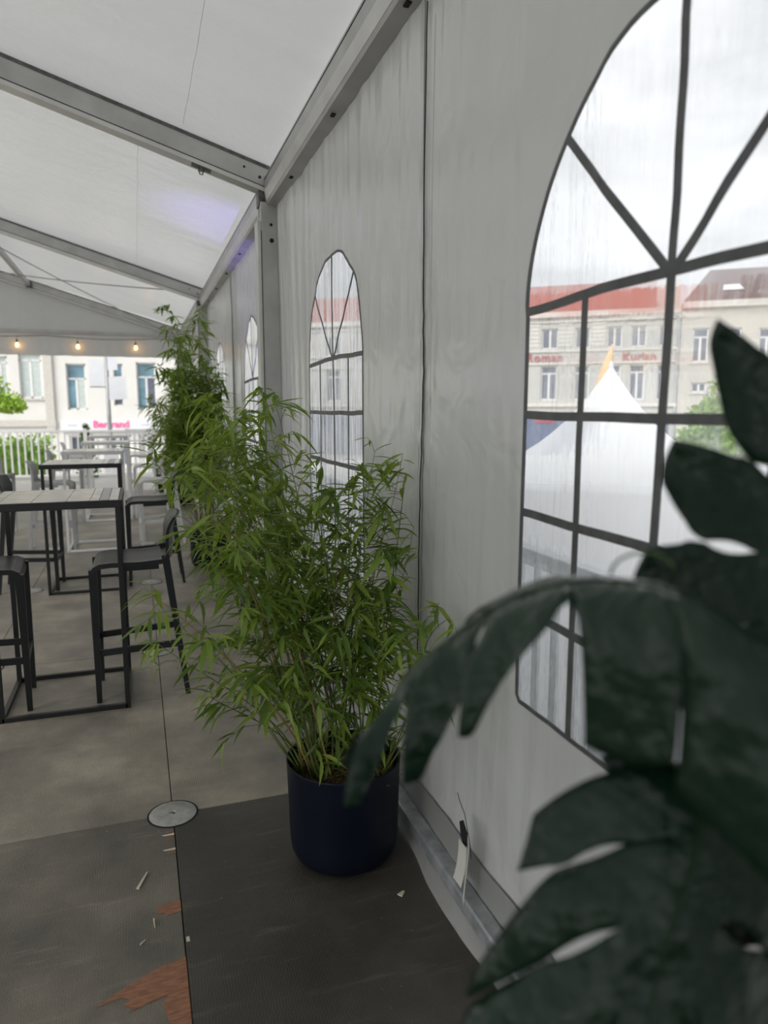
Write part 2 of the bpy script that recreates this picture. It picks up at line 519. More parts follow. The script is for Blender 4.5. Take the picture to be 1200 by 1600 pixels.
# ------------------------------------------------------------------ floor
XS = [0.065 - k for k in range(-1, 10)]           # long joints
YS = [2.72 + 2.0 * k for k in range(-5, 9)]       # cross joints
XW = 0.95                                         # wall plane
floor = empty('floor', kind='structure')
fb = MB().box(-8.94, 1.06, -7.3, 18.7, -0.16, -0.022).build('floor_base', M['floor_base'], floor)
pm = {}
rng = random.Random(5)
for i in range(len(XS) - 1):
    for j in range(len(YS) - 1):
        xc = (XS[i] + XS[i + 1]) / 2
        yc = (YS[j] + YS[j + 1]) / 2
        key = 'out' if yc > 15.5 else 'in'
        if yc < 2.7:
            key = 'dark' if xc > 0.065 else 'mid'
        if key not in pm:
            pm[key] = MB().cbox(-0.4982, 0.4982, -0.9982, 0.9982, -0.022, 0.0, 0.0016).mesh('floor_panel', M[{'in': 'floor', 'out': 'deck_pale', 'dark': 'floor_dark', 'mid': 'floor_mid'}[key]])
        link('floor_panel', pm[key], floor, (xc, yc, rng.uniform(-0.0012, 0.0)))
dm = MB().lathe([(0.0, 0.0035), (0.007, 0.0035), (0.009, 0.001), (0.013, 0.001), (0.015, 0.0038), (0.086, 0.0038), (0.0895, 0.0018), (0.0895, -0.002)], 40).mesh('cover_disc', M['disc'], 30)
dg = MB().lathe([(0.088, 0.0006), (0.097, 0.0006), (0.0975, -0.001)], 40).mesh('disc_recess', M['hole'])
ds = MB().lathe([(0.0, 0.0042), (0.006, 0.0042), (0.0075, 0.0032)], 12).mesh('disc_screw', M['steel'])
for xx in (0.065, -0.935, -1.935):
    for k in range(0, 6):
        d = link('cover_disc', dm, floor, (xx, 2.72 + 2 * k, 0))
        link('disc_recess', dg, d)
        link('disc_screw', ds, d)
def patch(pts, name, mat, h=0.0012):
    return MB().prism(pts, 'z', 0.0, h).build(name, mat, floor)
# bare plywood where the film has torn off
patch([(0.064, 1.94), (-0.01, 1.925), (-0.09, 1.885), (-0.16, 1.845), (-0.175, 1.835), (-0.11, 1.848), (-0.085, 1.83), (-0.105, 1.82), (-0.08, 1.80), (-0.09, 1.79), (-0.04, 1.805), (0.01, 1.815), (-0.005, 1.79), (0.01, 1.72), (0.064, 1.69)], 'wear_patch', M['ply'])
patch([(0.0635, 2.195), (0.025, 2.19), (-0.015, 2.178), (-0.002, 2.168), (-0.012, 2.158), (0.012, 2.148), (0.022, 2.135), (0.0635, 2.142)], 'wear_patch', M['ply'])
for k, (a, b) in enumerate([(2.60, 0.03), (2.585, 0.045), (2.555, 0.03), (2.49, 0.045), (2.468, 0.035)]):
    patch([(0.063, a), (0.063 - b, a - 0.003), (0.063 - b * 0.8, a - 0.010), (0.063, a - 0.012)], 'scuff_patch', M['chip'] if k % 2 else M['ply'], 0.0008)
patch([(0.070, 2.02), (0.079, 2.021), (0.08, 2.0), (0.070, 2.0)], 'scuff_patch', M['chip'])
# litter
def chip(p, q, wd, lab, name='wood_splinter'):
    o = MB().bar(Vector(p) - Vector(p), Vector(q) - Vector(p), wd, 0.004, w2=wd * 0.4).build(name, M['chip'])
    o.location = (p[0], p[1], 0.003)
    return tag(o, lab, 'splinter')
chip((-0.067, 2.294, 0), (-0.036, 2.372, 0), 0.010, 'pale wood splinter lying on dark panel left of the long joint')
chip((-0.02, 2.13, 0), (-0.018, 2.09, 0), 0.004, 'tiny curled pale shaving beside the small bare patch')
chip((-0.06, 2.03, 0), (-0.045, 2.045, 0), 0.004, 'thin pale shaving between the two bare plywood patches')
chip((0.74, 1.98, 0), (0.76, 1.995, 0), 0.018, 'small pinkish crumb on dark floor beside the galvanised rail', 'floor_crumb')

# ------------------------------------------------------------------ right wall: tarpaulin panels with arched windows
ZT = 2.97
BAYS = [-5.1, -0.1, 4.9, 9.9, 14.9]
def wall_dx(y, z):
    """how far the tarpaulin leaves its plane (towards -x when negative)"""
    d = 0.0
    top = math.exp(-max(0, ZT - z) / 0.55)
    d += 0.024 * top * (1 - 0.6 * smooth01((z - 2.75) / 0.15)) * (n3(y * 7.0, 3.1, z * 0.25) + 0.5 * n3(y * 17.0, 7.7, z * 0.3))
    d += 0.010 * n3(y * 1.3, z * 0.9, 4.0)
    d += 0.005 * n3(y * 5.0, z * 0.9, 9.0) + 0.0035 * n3(y * 13.0, z * 0.7, 2.0)
    d += 0.005 * math.exp(-((y - 2.33) / 0.09) ** 2) * smooth01((2.3 - z) / 0.5) * n3(y * 30.0, z * 16.0, 6.0)
    low = smooth01((0.75 - z) / 0.6)
    d += -0.012 * low + low * 0.022 * n3(y * 2.6 - z * 1.5, z * 1.8, 21.0)
    d += -0.006 * smooth01((0.35 - z) / 0.25) * (0.5 + n3(y * 3.3, 0.3, 5.0))
    return d
WZ0, WZS, WR = 0.785, 1.818, 0.512
def arch(cy, n, wob=1.0, grow=0.0):
    """closed outline of the window, from the bottom middle towards +y and round"""
    pts = []
    r = WR + grow
    per = [('b', r), ('s', WZS - WZ0 + grow), ('a', PI * r), ('s2', WZS - WZ0 + grow), ('b2', r)]
    tot = sum(x for _, x in per)
    for k in range(n):
        t = tot * k / n
        for nm, L in per:
            if t <= L:
                break
            t -= L
        if nm == 'b': y, z = t, WZ0 - grow
        elif nm == 's': y, z = r, WZ0 - grow + t
        elif nm == 'a':
            a = t / r
            rr = r + wob * (0.010 * math.sin(a * 9 + cy * 3) * math.exp(-((a - 2.3) / 0.7) ** 2) + 0.004 * math.sin(a * 5 + cy))
            y, z = rr * math.cos(a), WZS + rr * math.sin(a)
        elif nm == 's2': y, z = -r, WZS - t
        else: y, z = -r + t, WZ0 - grow
        pts.append((cy + y, z))
    return pts
def wall_panel(y0, y1, cy, parent, N_=300, M_=34):
    inner = arch(cy, N_)
    cz = 1.55
    z0, z1 = 0.10, ZT
    outer = []
    for (y, z) in inner:
        dy, dz = y - cy, z - cz
        ts = []
        if dy > 1e-9: ts.append((y1 - cy) / dy)
        if dy < -1e-9: ts.append((y0 - cy) / dy)
        if dz > 1e-9: ts.append((z1 - cz) / dz)
        if dz < -1e-9: ts.append((z0 - cz) / dz)
        t = min(ts)
        outer.append([cy + dy * t, cz + dz * t])
    for cn in ((y0, z0), (y0, z1), (y1, z0), (y1, z1)):
        k = min(range(N_), key=lambda i: (outer[i][0] - cn[0]) ** 2 + (outer[i][1] - cn[1]) ** 2)
        outer[k] = list(cn)
    b = MB()
    vs, fs = [], []
    for j in range(M_ + 1):
        s = (j / M_)
        for k in range(N_):
            y = inner[k][0] * (1 - s) + outer[k][0] * s
            z = inner[k][1] * (1 - s) + outer[k][1] * s
            # the welded window rim is stiffer than the cloth, ragged hem at the foot
            d = wall_dx(y, z)
            if z < 0.14 and s > 0.97:
                z += 0.03 * n3(y * 3.0, 1.7)
            edge = min(abs(y - y0), abs(y - y1))
            d -= 0.006 * math.exp(-edge / 0.02) * (1 if abs(y - y0) < abs(y - y1) else 0)
            vs.append((XW + d, y, z))
    for j in range(M_):
        for k in range(N_):
            fs.append((j * N_ + k, j * N_ + (k + 1) % N_, (j + 1) * N_ + (k + 1) % N_, (j + 1) * N_ + k))
    b.add(vs, fs)
    return b.build('wall_panel', M['wall_pvc'], parent, True)

wall = empty('wall_right', kind='structure')
win_n = 0
def wx(y, z, off=0.0):
    return (XW + wall_dx(y, z) + off, y, z)
def strip(path, wd, th, off=0.0):
    """flat bar welded on the film, follows a path of (y,z) points on the wall"""
    b = MB()
    vs, fs = [], []
    for i, (y, z) in enumerate(path):
        a = path[max(i - 1, 0)]
        c = path[min(i + 1, len(path) - 1)]
        ty, tz = c[0] - a[0], c[1] - a[1]
        L = math.hypot(ty, tz) or 1
        ny, nz_ = -tz / L, ty / L
        for sgn, ox in ((-1, off - th), (1, off - th), (1, off + 0.001), (-1, off + 0.001)):
            vs.append(wx(y + ny * sgn * wd / 2, z + nz_ * sgn * wd / 2, ox))
    n = len(path)
    for i in range(n - 1):
        for k in range(4):
            fs.append((i * 4 + k, i * 4 + (k + 1) % 4, (i + 1) * 4 + (k + 1) % 4, (i + 1) * 4 + k))
    fs += [(0, 1, 2, 3), ((n - 1) * 4 + 3, (n - 1) * 4 + 2, (n - 1) * 4 + 1, (n - 1) * 4)]
    return b.add(vs, fs)
def seg(a, b, n=14, sag=0.0, seed=0.0):
    r = []
    for i in range(n + 1):
        t = i / n
        wob = 0.003 * n3(t * 5 + seed, seed * 1.7)
        r.append((a[0] + (b[0] - a[0]) * t + wob, a[1] + (b[1] - a[1]) * t - sag * math.sin(PI * t) + wob))
    return r
def make_window(cy, film):
    global win_n
    win_n += 1
    wn = empty('window_%d' % win_n, (0, 0, 0), kind='structure')
    # clear film, a little larger than the opening, behind the cloth
    out_ = arch(cy, 120, 1.0, 0.012)
    vs = [wx(cy, 1.45, 0.004)]
    rings = 10
    for j in range(1, rings + 1):
        for (y, z) in out_:
            s = j / rings
            yy, zz = cy + (y - cy) * s, 1.45 + (z - 1.45) * s
            vs.append(wx(yy, zz, 0.004))
    fs = [(0, 1 + k, 1 + (k + 1) % 120) for k in range(120)]
    for j in range(rings - 1):
        for k in range(120):
            fs.append((1 + j * 120 + k, 1 + (j + 1) * 120 + k, 1 + (j + 1) * 120 + (k + 1) % 120, 1 + j * 120 + (k + 1) % 120))
    MB().add(vs, fs).build('pane', film, wn, True)
    # grey edge band round the opening
    a = arch(cy, 160)
    strip(a + [a[0]], 0.012, 0.002).build('edge_band', M['muntin'], wn)
    mt = M['muntin']
    W = 0.021
    VW = 0.021 if film == M['film'] else 0.011
    hw = WR
    hub = (cy, WZS)
    strip(seg((cy - hw, WZS - 0.004), (cy + hw, WZS - 0.004), 24, -0.012, cy), W, 0.003).build('muntin', mt, wn)
    for k, z in enumerate((1.557, 1.303, 1.045)):
        strip(seg((cy - hw, z), (cy + hw, z), 24, 0.004, k + cy), W, 0.003).build('muntin', mt, wn)
    strip(seg(hub, (cy, WZS + WR), 14, 0, 3 + cy), VW * 0.9, 0.003).build('muntin', mt, wn)
    for s in (-1, 1):
        strip(seg(hub, (cy + s * WR * 0.707, WZS + WR * 0.707), 14, 0, 5 + cy + s), VW * 0.9, 0.003).build('muntin', mt, wn)
    for k in (-1, 0, 1):
        strip(seg((cy + k * 0.264, WZ0), (cy + k * 0.264, WZS), 20, 0, 7 + k + cy), VW * (0.9 if k else 1), 0.003).build('muntin', mt, wn)
    return wn
for i in range(len(BAYS) - 1):
    y0, y1 = BAYS[i], BAYS[i + 1]
    c1, c2 = y0 + 1.22, y0 + 3.635
    mid = (c1 + c2) / 2 - 0.005
    det = i in (1, 2)
    N_, M_ = (420, 64) if i == 1 else ((260, 26) if i == 2 else (120, 12))
    wall_panel(y0 - 0.01, mid + 0.035, c1, wall, N_, M_)
    wall_panel(mid, y1 + 0.02, c2, wall, N_, M_)
    make_window(c1, M['film'] if i == 1 else M['film_far'])
    make_window(c2, M['film_far'])
    if i in (1, 2):
        # dark stitched joint between the two cloths
        pts = []
        for k in range(60):
            z = 0.12 + (2.86 - 0.12) * k / 59
            y = mid + 0.012 * n3(z * 1.4, 2.2) + 0.02 * smooth01((0.6 - z) / 0.5) - 0.03 * (z - 1.5) / 1.5
            pts.append(wx(y, z, -0.009))
        MB().tube(pts, 0.0022, 5).build('joint_cord', M['cord'], wall)
        for s in (-0.05, 0.045):
            MB().tube([wx(mid + s - 0.03 * (z - 1.5) / 1.5, z, -0.0005) for z in [0.2 + 2.6 * k / 40 for k in range(41)]], 0.0013, 4).build('weld_seam', M['wall_pvc'], wall)
# ground flap of cloth that slips out under the rail, its shade painted grey
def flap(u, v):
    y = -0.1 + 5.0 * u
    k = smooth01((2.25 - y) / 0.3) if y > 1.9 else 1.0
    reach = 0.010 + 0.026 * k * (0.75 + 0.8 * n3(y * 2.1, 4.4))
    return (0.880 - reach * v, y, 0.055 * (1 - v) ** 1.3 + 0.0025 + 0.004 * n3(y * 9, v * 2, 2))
MB().grid(flap, 120, 8).build('ground_flap', M['shaded_pvc'], wall, True)
# hem band folded over behind the rail, shadow tone put into its colour
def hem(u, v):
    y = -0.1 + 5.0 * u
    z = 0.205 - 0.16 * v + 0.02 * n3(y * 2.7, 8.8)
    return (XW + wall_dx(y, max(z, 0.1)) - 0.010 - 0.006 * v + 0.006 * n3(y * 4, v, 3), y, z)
MB().grid(hem, 140, 6).build('hem_band', M['shaded_pvc'], wall, True)
# torn eyelet with strap near the foot
MB().prism([(1.815, 0.335), (1.835, 0.32), (1.825, 0.28), (1.80, 0.25), (1.785, 0.27), (1.785, 0.31)], 'x', 0.880, 0.884).build('torn_slot', M['hole'], wall)
MB().grid(lambda u, v: (0.872 + 0.008 * math.sin(v * 2.5) - 0.016 * v, 1.765 + 0.055 * u + 0.012 * v, 0.275 - 0.135 * v), 4, 8).build('strap_tail', M['strap'], wall, True)
MB().grid(lambda u, v: (0.866 - 0.020 * v + 0.01 * u, 1.735 + 0.026 * u - 0.006 * v, 0.30 - 0.185 * v), 3, 8).build('strap_tail', M['strap'], wall, True)
MB().tube([(0.884, 1.86, 0.40), (0.882, 1.84, 0.385), (0.880, 1.80, 0.365), (0.876, 1.77, 0.33), (0.874, 1.745, 0.29), (0.872, 1.735, 0.26)], 0.0013, 5).build('loose_thread', M['cord'], wall)
# the cloth hung above the eave joint
MB().grid(lambda u, v: (0.955 - 0.012 * v + 0.004 * n3(u * 60, v), -5.1 + 20.0 * u, 2.99 - 0.045 * v + 0.006 * n3(u * 90, 3.3)), 240, 2).build('top_hem', M['wall_pvc'], wall, True)

# other walls of the tent, out of view but closing it
wl = MB().grid(lambda u, v: (-7.08 + 0.02 * n3(u * 20, v * 3), -5.1 + 20 * u, 2.88 + 0.22 * v), 40, 3).build('wall_left', M['wall_pvc'], None, True)
tag(wl, kind='structure')
wb = MB().add([(-7.08, -5.1, 2.6), (0.98, -5.1, 2.6), (0.98, -5.1, 3.1), (-3.05, -5.1, 4.3), (-7.08, -5.1, 3.1)], [(0, 1, 2, 3, 4)]).build('wall_back', M['wall_pvc'])
tag(wb, kind='structure')

# ------------------------------------------------------------------ roof
SL = 0.298
def roof_z(x):
    return 3.135 + SL * (0.98 - x) if x > -3.05 else 3.135 + SL * (x + 7.08)
ceil = empty('ceiling', kind='structure')
for i in range(len(BAYS) - 1):
    y0, y1 = BAYS[i], BAYS[i + 1]
    def rs(u, v, y0=y0, y1=y1):
        x = 1.02 - 4.07 * v
        y = y0 + (y1 - y0) * u
        e = math.sin(PI * u)
        near = math.exp(-v * 4.07 / 0.35)
        return (x, y, roof_z(x) - 0.010 * e + 0.010 * n3(y * 1.2, x * 0.9, 1) + 0.006 * n3(y * 6, x * 1.2, 2) * (0.35 + near) - 0.012 * math.sin(PI * v) * e)
    MB().grid(rs, 90 if i < 3 else 40, 70 if i < 3 else 30).build('roof_panel', M['roof_pvc'], ceil, True)
    MB().grid(lambda u, v, y0=y0, y1=y1: (-7.10 + 4.05 * v, y0 + (y1 - y0) * u, 3.135 + SL * (4.05 * v) - 0.012 * math.sin(PI * u)), 10, 8).build('roof_panel', M['roof_pvc'], ceil, True)
    if i in (1, 2):
        for xs in (0.36 if i == 1 else 0.1, -1.3):
            MB().tube([(xs + 0.01 * n3(k * 0.4, i), y0 + 0.1 + 4.8 * k / 40, roof_z(xs) - 0.016 - 0.012 * math.sin(PI * k / 40) + 0.010 * n3((y0 + 0.1 + 4.8 * k / 40) * 1.2, xs * 0.9, 1)) for k in range(41)], 0.0011, 4).build('weld_seam', M['alu'], ceil)

# ------------------------------------------------------------------ aluminium frame
post_lab = ['grey aluminium tent post with two bolt holes, nearest one beside the tall arched window',
            'second grey aluminium tent post rising behind the tall potted bamboo',
            'far corner aluminium tent post beside the string of bulbs']
raf_lab = ['wide grey aluminium rafter nearest the camera with a shackle hung under it',
           'second aluminium rafter meeting the post behind the bamboo top',
           'far gable aluminium rafter above the string of bulbs']
eav_lab = ['long grey eave beam above the large arched window, running to the nearest post',
           'eave beam between the nearest post and the second post, lit violet beside it',
           'farthest eave beam behind the bamboo top']
def disc_y(x, y, z, r, n=14):
    return MB().prism([(x + r * math.cos(2 * PI * k / n), z + r * math.sin(2 * PI * k / n)) for k in range(n)], 'y', y - 0.0015, y + 0.004)
for k, Y in enumerate((4.9, 9.9, 14.9)):
    p = empty('tent_post', (0.905, Y + 0.06, 0), 0, post_lab[k], 'post', 'tent posts')
    # hollow-section extrusion with keder grooves on the sides
    a, b = 0.068, 0.06
    prof = [(-a, -b), (-a + 0.004, -b - 0.004), (a - 0.004, -b - 0.004), (a, -b), (a, -0.018), (a - 0.012, -0.018), (a - 0.012, 0.018), (a, 0.018), (a, b), (-a, b), (-a, 0.018), (-a + 0.012, 0.018), (-a + 0.012, -0.018), (-a, -0.018)]
    MB().prism(prof, 'z', 0.012, 2.92).build('profile', M['alu'], p)
    MB().box(-a - 0.022, -a - 0.001, -b - 0.002, b, 0.012, 2.80).build('side_rib', M['alu_pale'], p)
    MB().box(-a - 0.001, -a + 0.004, -b - 0.0055, -b - 0.0035, 0.02, 2.74).build('groove_line', M['hole'], p)
    MB().cbox(-0.13, 0.11, -0.12, 0.12, 0.0, 0.012, 0.002).build('base_plate', M['galv'], p)
    for xx, zz, r in ((0.0, 2.78, 0.010), (0.002, 2.68, 0.015)):
        disc_y(xx, -b - 0.0045, zz, r).build('bolt_hole', M['hole'], p)
    # eave knuckle
    MB().prism([(-0.075, 2.90), (0.07, 2.90), (0.075, 2.97), (0.02, 3.02), (-0.075, 3.03)], 'y', -0.045, 0.05).build('corner_bracket', M['steel'], p)
    MB().box(0.015, 0.055, -0.085, -0.045, 2.905, 2.99).build('bracket_lug', M['steel'], p)
    disc_y(0.06, -0.087, 2.925, 0.012).build('bolt', M['hole'], p)

    rf = empty('roof_rafter', (0.9, Y + 0.06, 3.0), 0, raf_lab[k], 'rafter', 'roof rafters')
    def rz(x): return roof_z(x + 0.9) - 3.0
    x0, x1 = 0.06, -3.94
    def slab(lo, hi, yw, name, mat):
        MB().add([(x0, -yw, rz(x0) + lo), (x0, yw, rz(x0) + lo), (x0, yw, rz(x0) + hi), (x0, -yw, rz(x0) + hi),
                  (x1, -yw, rz(x1) + lo), (x1, yw, rz(x1) + lo), (x1, yw, rz(x1) + hi), (x1, -yw, rz(x1) + hi)],
                 [(0, 1, 2, 3), (7, 6, 5, 4), (0, 4, 5, 1), (1, 5, 6, 2), (2, 6, 7, 3), (3, 7, 4, 0)]).build(name, mat, rf)
    slab(-0.145, -0.012, 0.048, 'web', M['alu'])
    slab(-0.153, -0.145, 0.050, 'groove_line', M['hole'])
    slab(-0.180, -0.153, 0.054, 'bottom_flange', M['alu_pale'])
    slab(-0.030, -0.008, 0.052, 'top_flange', M['steel'])
    for lo_z, hi_z, yw, nm, mt_ in ((-0.145, -0.012, 0.048, 'far_web', 'alu'), (-0.180, -0.145, 0.054, 'far_flange', 'alu_pale')):
        xa, xb = -3.96, -7.93
        MB().add([(xa, -yw, rz(xa) + lo_z), (xa, yw, rz(xa) + lo_z), (xa, yw, rz(xa) + hi_z), (xa, -yw, rz(xa) + hi_z),
                  (xb, -yw, rz(xb) + lo_z), (xb, yw, rz(xb) + lo_z), (xb, yw, rz(xb) + hi_z), (xb, -yw, rz(xb) + hi_z)],
                 [(0, 1, 2, 3), (7, 6, 5, 4), (0, 4, 5, 1), (1, 5, 6, 2), (2, 6, 7, 3), (3, 7, 4, 0)]).build(nm, M[mt_], rf)
    MB().box(-7.99, -7.86, -0.06, 0.06, -2.999, rz(-7.9) - 0.02).build('far_leg', M['alu'], rf)
    for xx, dz, r in ((-0.06, -0.10, 0.010), (-0.16, -0.075, 0.008)):
        disc_y(xx, -0.0485, rz(xx) + dz, r).build('bolt_hole', M['hole'], rf)
    MB().box(-0.005, 0.055, -0.052, 0.0, rz(0.02) - 0.11, rz(0.02) - 0.03).build('end_plate', M['steel'], rf)
    if k == 0:
        xx = -0.43
        zz = rz(xx) - 0.182
        MB().bar((xx - 0.06, -0.02, rz(xx - 0.06) - 0.184), (xx + 0.06, -0.02, rz(xx + 0.06) - 0.184), 0.05, 0.010).build('hook_plate', M['steel'], rf)
        sh = [(xx - 0.014, -0.03, zz - 0.004), (xx - 0.016, -0.03, zz - 0.025), (xx - 0.008, -0.03, zz - 0.045), (xx + 0.004, -0.03, zz - 0.047), (xx + 0.012, -0.03, zz - 0.028), (xx + 0.012, -0.03, zz - 0.004)]
        s_ = MB().tube(sh, 0.0045, 8).build('shackle', M['steel'], rf)
        MB().tube([(xx - 0.02, -0.03, zz - 0.024), (xx + 0.018, -0.03, zz - 0.026)], 0.004, 8).build('shackle_pin', M['steel'], s_)

    y0 = Y - 5.0 + 0.125
    e = empty('eave_beam', (0.93, y0, 2.9), 0, eav_lab[k], 'beam', 'eave beams')
    L = 5.0 - 0.14
    MB().prism([(-0.065, 0.085), (-0.055, 0.020), (-0.045, 0.008), (0.02, -0.004), (0.03, 0.0), (0.03, 0.17), (-0.05, 0.185), (-0.065, 0.17)], 'y', 0, L).build('profile', M['alu'], e)
    MB().prism([(-0.0635, 0.085), (-0.0675, 0.085), (-0.0575, 0.021), (-0.054, 0.021)], 'y', 0, L).build('face_strip', M['alu_pale'], e)
    MB().box(-0.0665, -0.063, 0, L, 0.152, 0.157).build('groove_line', M['hole'], e)
    for yy in (L - 0.62, L - 1.55, L - 2.5, L - 3.45):
        MB().box(-0.025, -0.006, yy, yy + 0.035, -0.003, 0.004).build('slot_hole', M['hole'], e)
# base rail
for k, (ya, yb, lab) in enumerate(((-0.03, 4.84, 'galvanised steel rail along the foot of the wall beside the front pot'), (5.08, 9.84, 'galvanised rail along the wall foot behind the second post'))):
    e = empty('base_rail', (0.893, ya, 0.0), 0, lab, 'rail', 'base rails')
    L = yb - ya
    MB().prism([(-0.026, 0.057), (-0.022, 0.053), (0.022, 0.053), (0.026, 0.057), (0.026, 0.103), (0.022, 0.107), (-0.020, 0.107), (-0.026, 0.101)], 'y', 0, L).build('tube', M['galv'], e)
    for yy in (0.6, 1.9, 3.2, 4.4):
        MB().box(-0.012, 0.02, yy, yy + 0.04, 0.0, 0.053).build('foot', M['galv'], e)
    MB().prism([(0.026, 0.100), (0.034, 0.100), (0.034, 0.06), (0.026, 0.06)], 'y', 0, L).build('side_lip', M['galv'], e)

# purlins and bracing cables
for xx, lab in ((-1.74, 'thin aluminium purlin running under the far roof to the gable rafter'),):
    e = empty('roof_purlin', (xx, 9.96, roof_z(xx) - 0.1), 0, lab, 'purlin')
    MB().box(-0.03, 0.03, 0.06, 4.94, -0.045, 0.03).build('tube', M['alu'], e)
    MB().box(-0.05, 0.05, 4.86, 4.94, -0.06, 0.04).build('end_clip', M['steel'], e)
def cable(p, q, lab):
    o = MB().tube([Vector((0, 0, 0)).lerp(Vector(q) - Vector(p), t / 10) - Vector((0, 0, 0.05 * math.sin(PI * t / 10))) for t in range(11)], 0.007, 6).build('bracing_cable', M['cable'])
    o.location = p
    tag(o, lab, 'cable', 'roof bracing cables')
cable((0.45, 10.02, roof_z(0.45) - 0.17), (-2.9, 14.85, roof_z(-2.9) - 0.17), 'steel bracing cable rising leftwards from the bamboo top to the far gable')
cable((0.75, 14.85, roof_z(0.75) - 0.17), (-2.2, 10.02, roof_z(-2.2) - 0.17), 'steel bracing cable crossing behind the other one toward the far corner')

# ------------------------------------------------------------------ far gable
gab = empty('wall_far', kind='structure')
def gable(u, v):
    x = 0.98 - 4.03 * u
    zt = roof_z(x) - 0.02
    return (x, 14.99 + 0.012 * n3(x * 4, 1), 3.03 + (zt - 3.03) * v)
MB().grid(gable, 60, 8).build('gable_cloth', M['wall_pvc'], gab, True)
MB().grid(lambda u, v: (-3.05 - 4.03 * u, 14.99, 3.03 + (roof_z(-3.06 - 4.0 * u) - 3.05) * v), 20, 4).build('gable_cloth', M['wall_pvc'], gab, True)
MB().cbox(-7.0, 0.84, 14.93, 14.985, 2.985, 3.045, 0.004).build('gable_bar', M['alu'], gab)
MB().grid(lambda u, v: (0.84 - 7.84 * u, 14.96 + 0.02 * n3(u * 70, v) * v, 2.99 - 0.41 * v + 0.006 * n3(u * 40, 9) * v), 160, 6).build('valance', M['wall_pvc'], gab, True)

# string of bulbs
sl = empty('string_light', (0.75, 14.86, 2.92), 0, 'string of warm glowing bulbs hung along the far valance', 'string light')
bx = [0.0617 - 1.033 * k for k in range(0, 7)]
cp = []
for k in range(-6, 60):
    x = 0.0617 - k * 1.033 / 8
    ph = ((k / 8) + 0.5) % 2.0
    cp.append((x - 0.75, 0, 0.045 * abs(math.sin(PI * (k / 8 - 1.55) / 2.0)) * -1 + 0.02))
MB().tube(cp, 0.006, 5).build('cable', M['cord'], sl)
for x in bx:
    k = (0.0617 - x) / 1.033
    zc = -0.045 * abs(math.sin(PI * (k - 1.55) / 2.0)) + 0.02
    h = MB().tube([(x - 0.75, 0, zc), (x - 0.75, 0, zc - 0.07)], 0.004, 6).build('drop_wire', M['cord'], sl)
    s_ = MB().lathe([(0.0, zc - 0.06), (0.016, zc - 0.062), (0.018, zc - 0.115), (0.012, zc - 0.12)], 12, (x - 0.75, 0, 0)).build('socket', M['black'], sl)
    MB().lathe([(0.012, zc - 0.118), (0.018, zc - 0.135), (0.025, zc - 0.16), (0.022, zc - 0.18), (0.012, zc - 0.194), (0.0, zc - 0.198)], 14, (x - 0.75, 0, 0)).build('bulb', M['bulb'], s_, True)

# violet wash light standing by the wall behind the bamboo
ul = empty('uplight', (0.77, 5.42, 0), 0, 'small black violet stage light on the floor just behind the nearest post', 'stage light')
MB().cbox(-0.08, 0.08, -0.06, 0.06, 0, 0.02, 0.004).build('base', M['black'], ul)
MB().box(-0.07, -0.062, -0.02, 0.02, 0.02, 0.12).box(0.062, 0.07, -0.02, 0.02, 0.02, 0.12).build('bracket', M['black'], ul)
qd = (Vector((0.91, 6.45, 2.75)) - Vector((0.77, 5.42, 0.12))).to_track_quat('Z', 'Y')
hb = MB().lathe([(0.0, -0.08), (0.045, -0.08), (0.055, -0.06), (0.058, 0.05), (0.05, 0.055)], 20).build('housing', M['black'], ul, 40)
hb.rotation_euler = qd.to_euler()
hb.location = (0, 0, 0.12)
MB().lathe([(0.0, 0.046), (0.05, 0.046)], 20).build('lens', M['lens'], hb)
ld = bpy.data.lights.new('uplight_beam', 'SPOT')
ld.energy = 200
ld.color = (0.36, 0.26, 1.0)
ld.spot_size = R(30)
ld.spot_blend = 0.9
ld.shadow_soft_size = 0.05
lo = bpy.data.objects.new('uplight_beam', ld)
COL.objects.link(lo)
lo.parent = ul
lo.location = Vector((0, 0, 0.12)) + qd @ Vector((0, 0, 0.07))
lo.rotation_euler = (Vector((0.91, 6.45, 2.75)) - Vector((0.77, 5.42, 0.12))).to_track_quat('-Z', 'Y').to_euler()

# ------------------------------------------------------------------ bamboo
def leaf_mesh(name, mat, droop, twist):
    b = MB()
    st = [(0.0, 0.004), (0.10, 0.042), (0.30, 0.078), (0.55, 0.068), (0.80, 0.034), (1.0, 0.002)]
    vs = []
    for t, hw in st:
        z = -droop * t * t
        a = twist * t
        for k in (-1, 0, 1):
            vs.append((t * (1 - 0.15 * droop * t), k * hw * math.cos(a), z + (0.35 * hw if k else 0) + k * hw * math.sin(a)))
    fs = []
    for i in range(len(st) - 1):
        for k in (0, 1):
            fs.append((i * 3 + k, i * 3 + k + 1, (i + 1) * 3 + k + 1, (i + 1) * 3 + k))
    return b.add(vs, fs)
LEAFS = []
for mt in ('leaf', 'leaf', 'leaf_dark', 'leaf_young'):
    for dr, tw in ((0.10, 0.0), (0.34, 0.5)):
        b = leaf_mesh('leaf', None, dr, tw)
        LEAFS.append((b, b.mesh('leaf', M[mt], True, False), mt))
CAMP = Vector((0, 0, 1.57))
CFW = Vector((0.324, 0.935, -0.143))
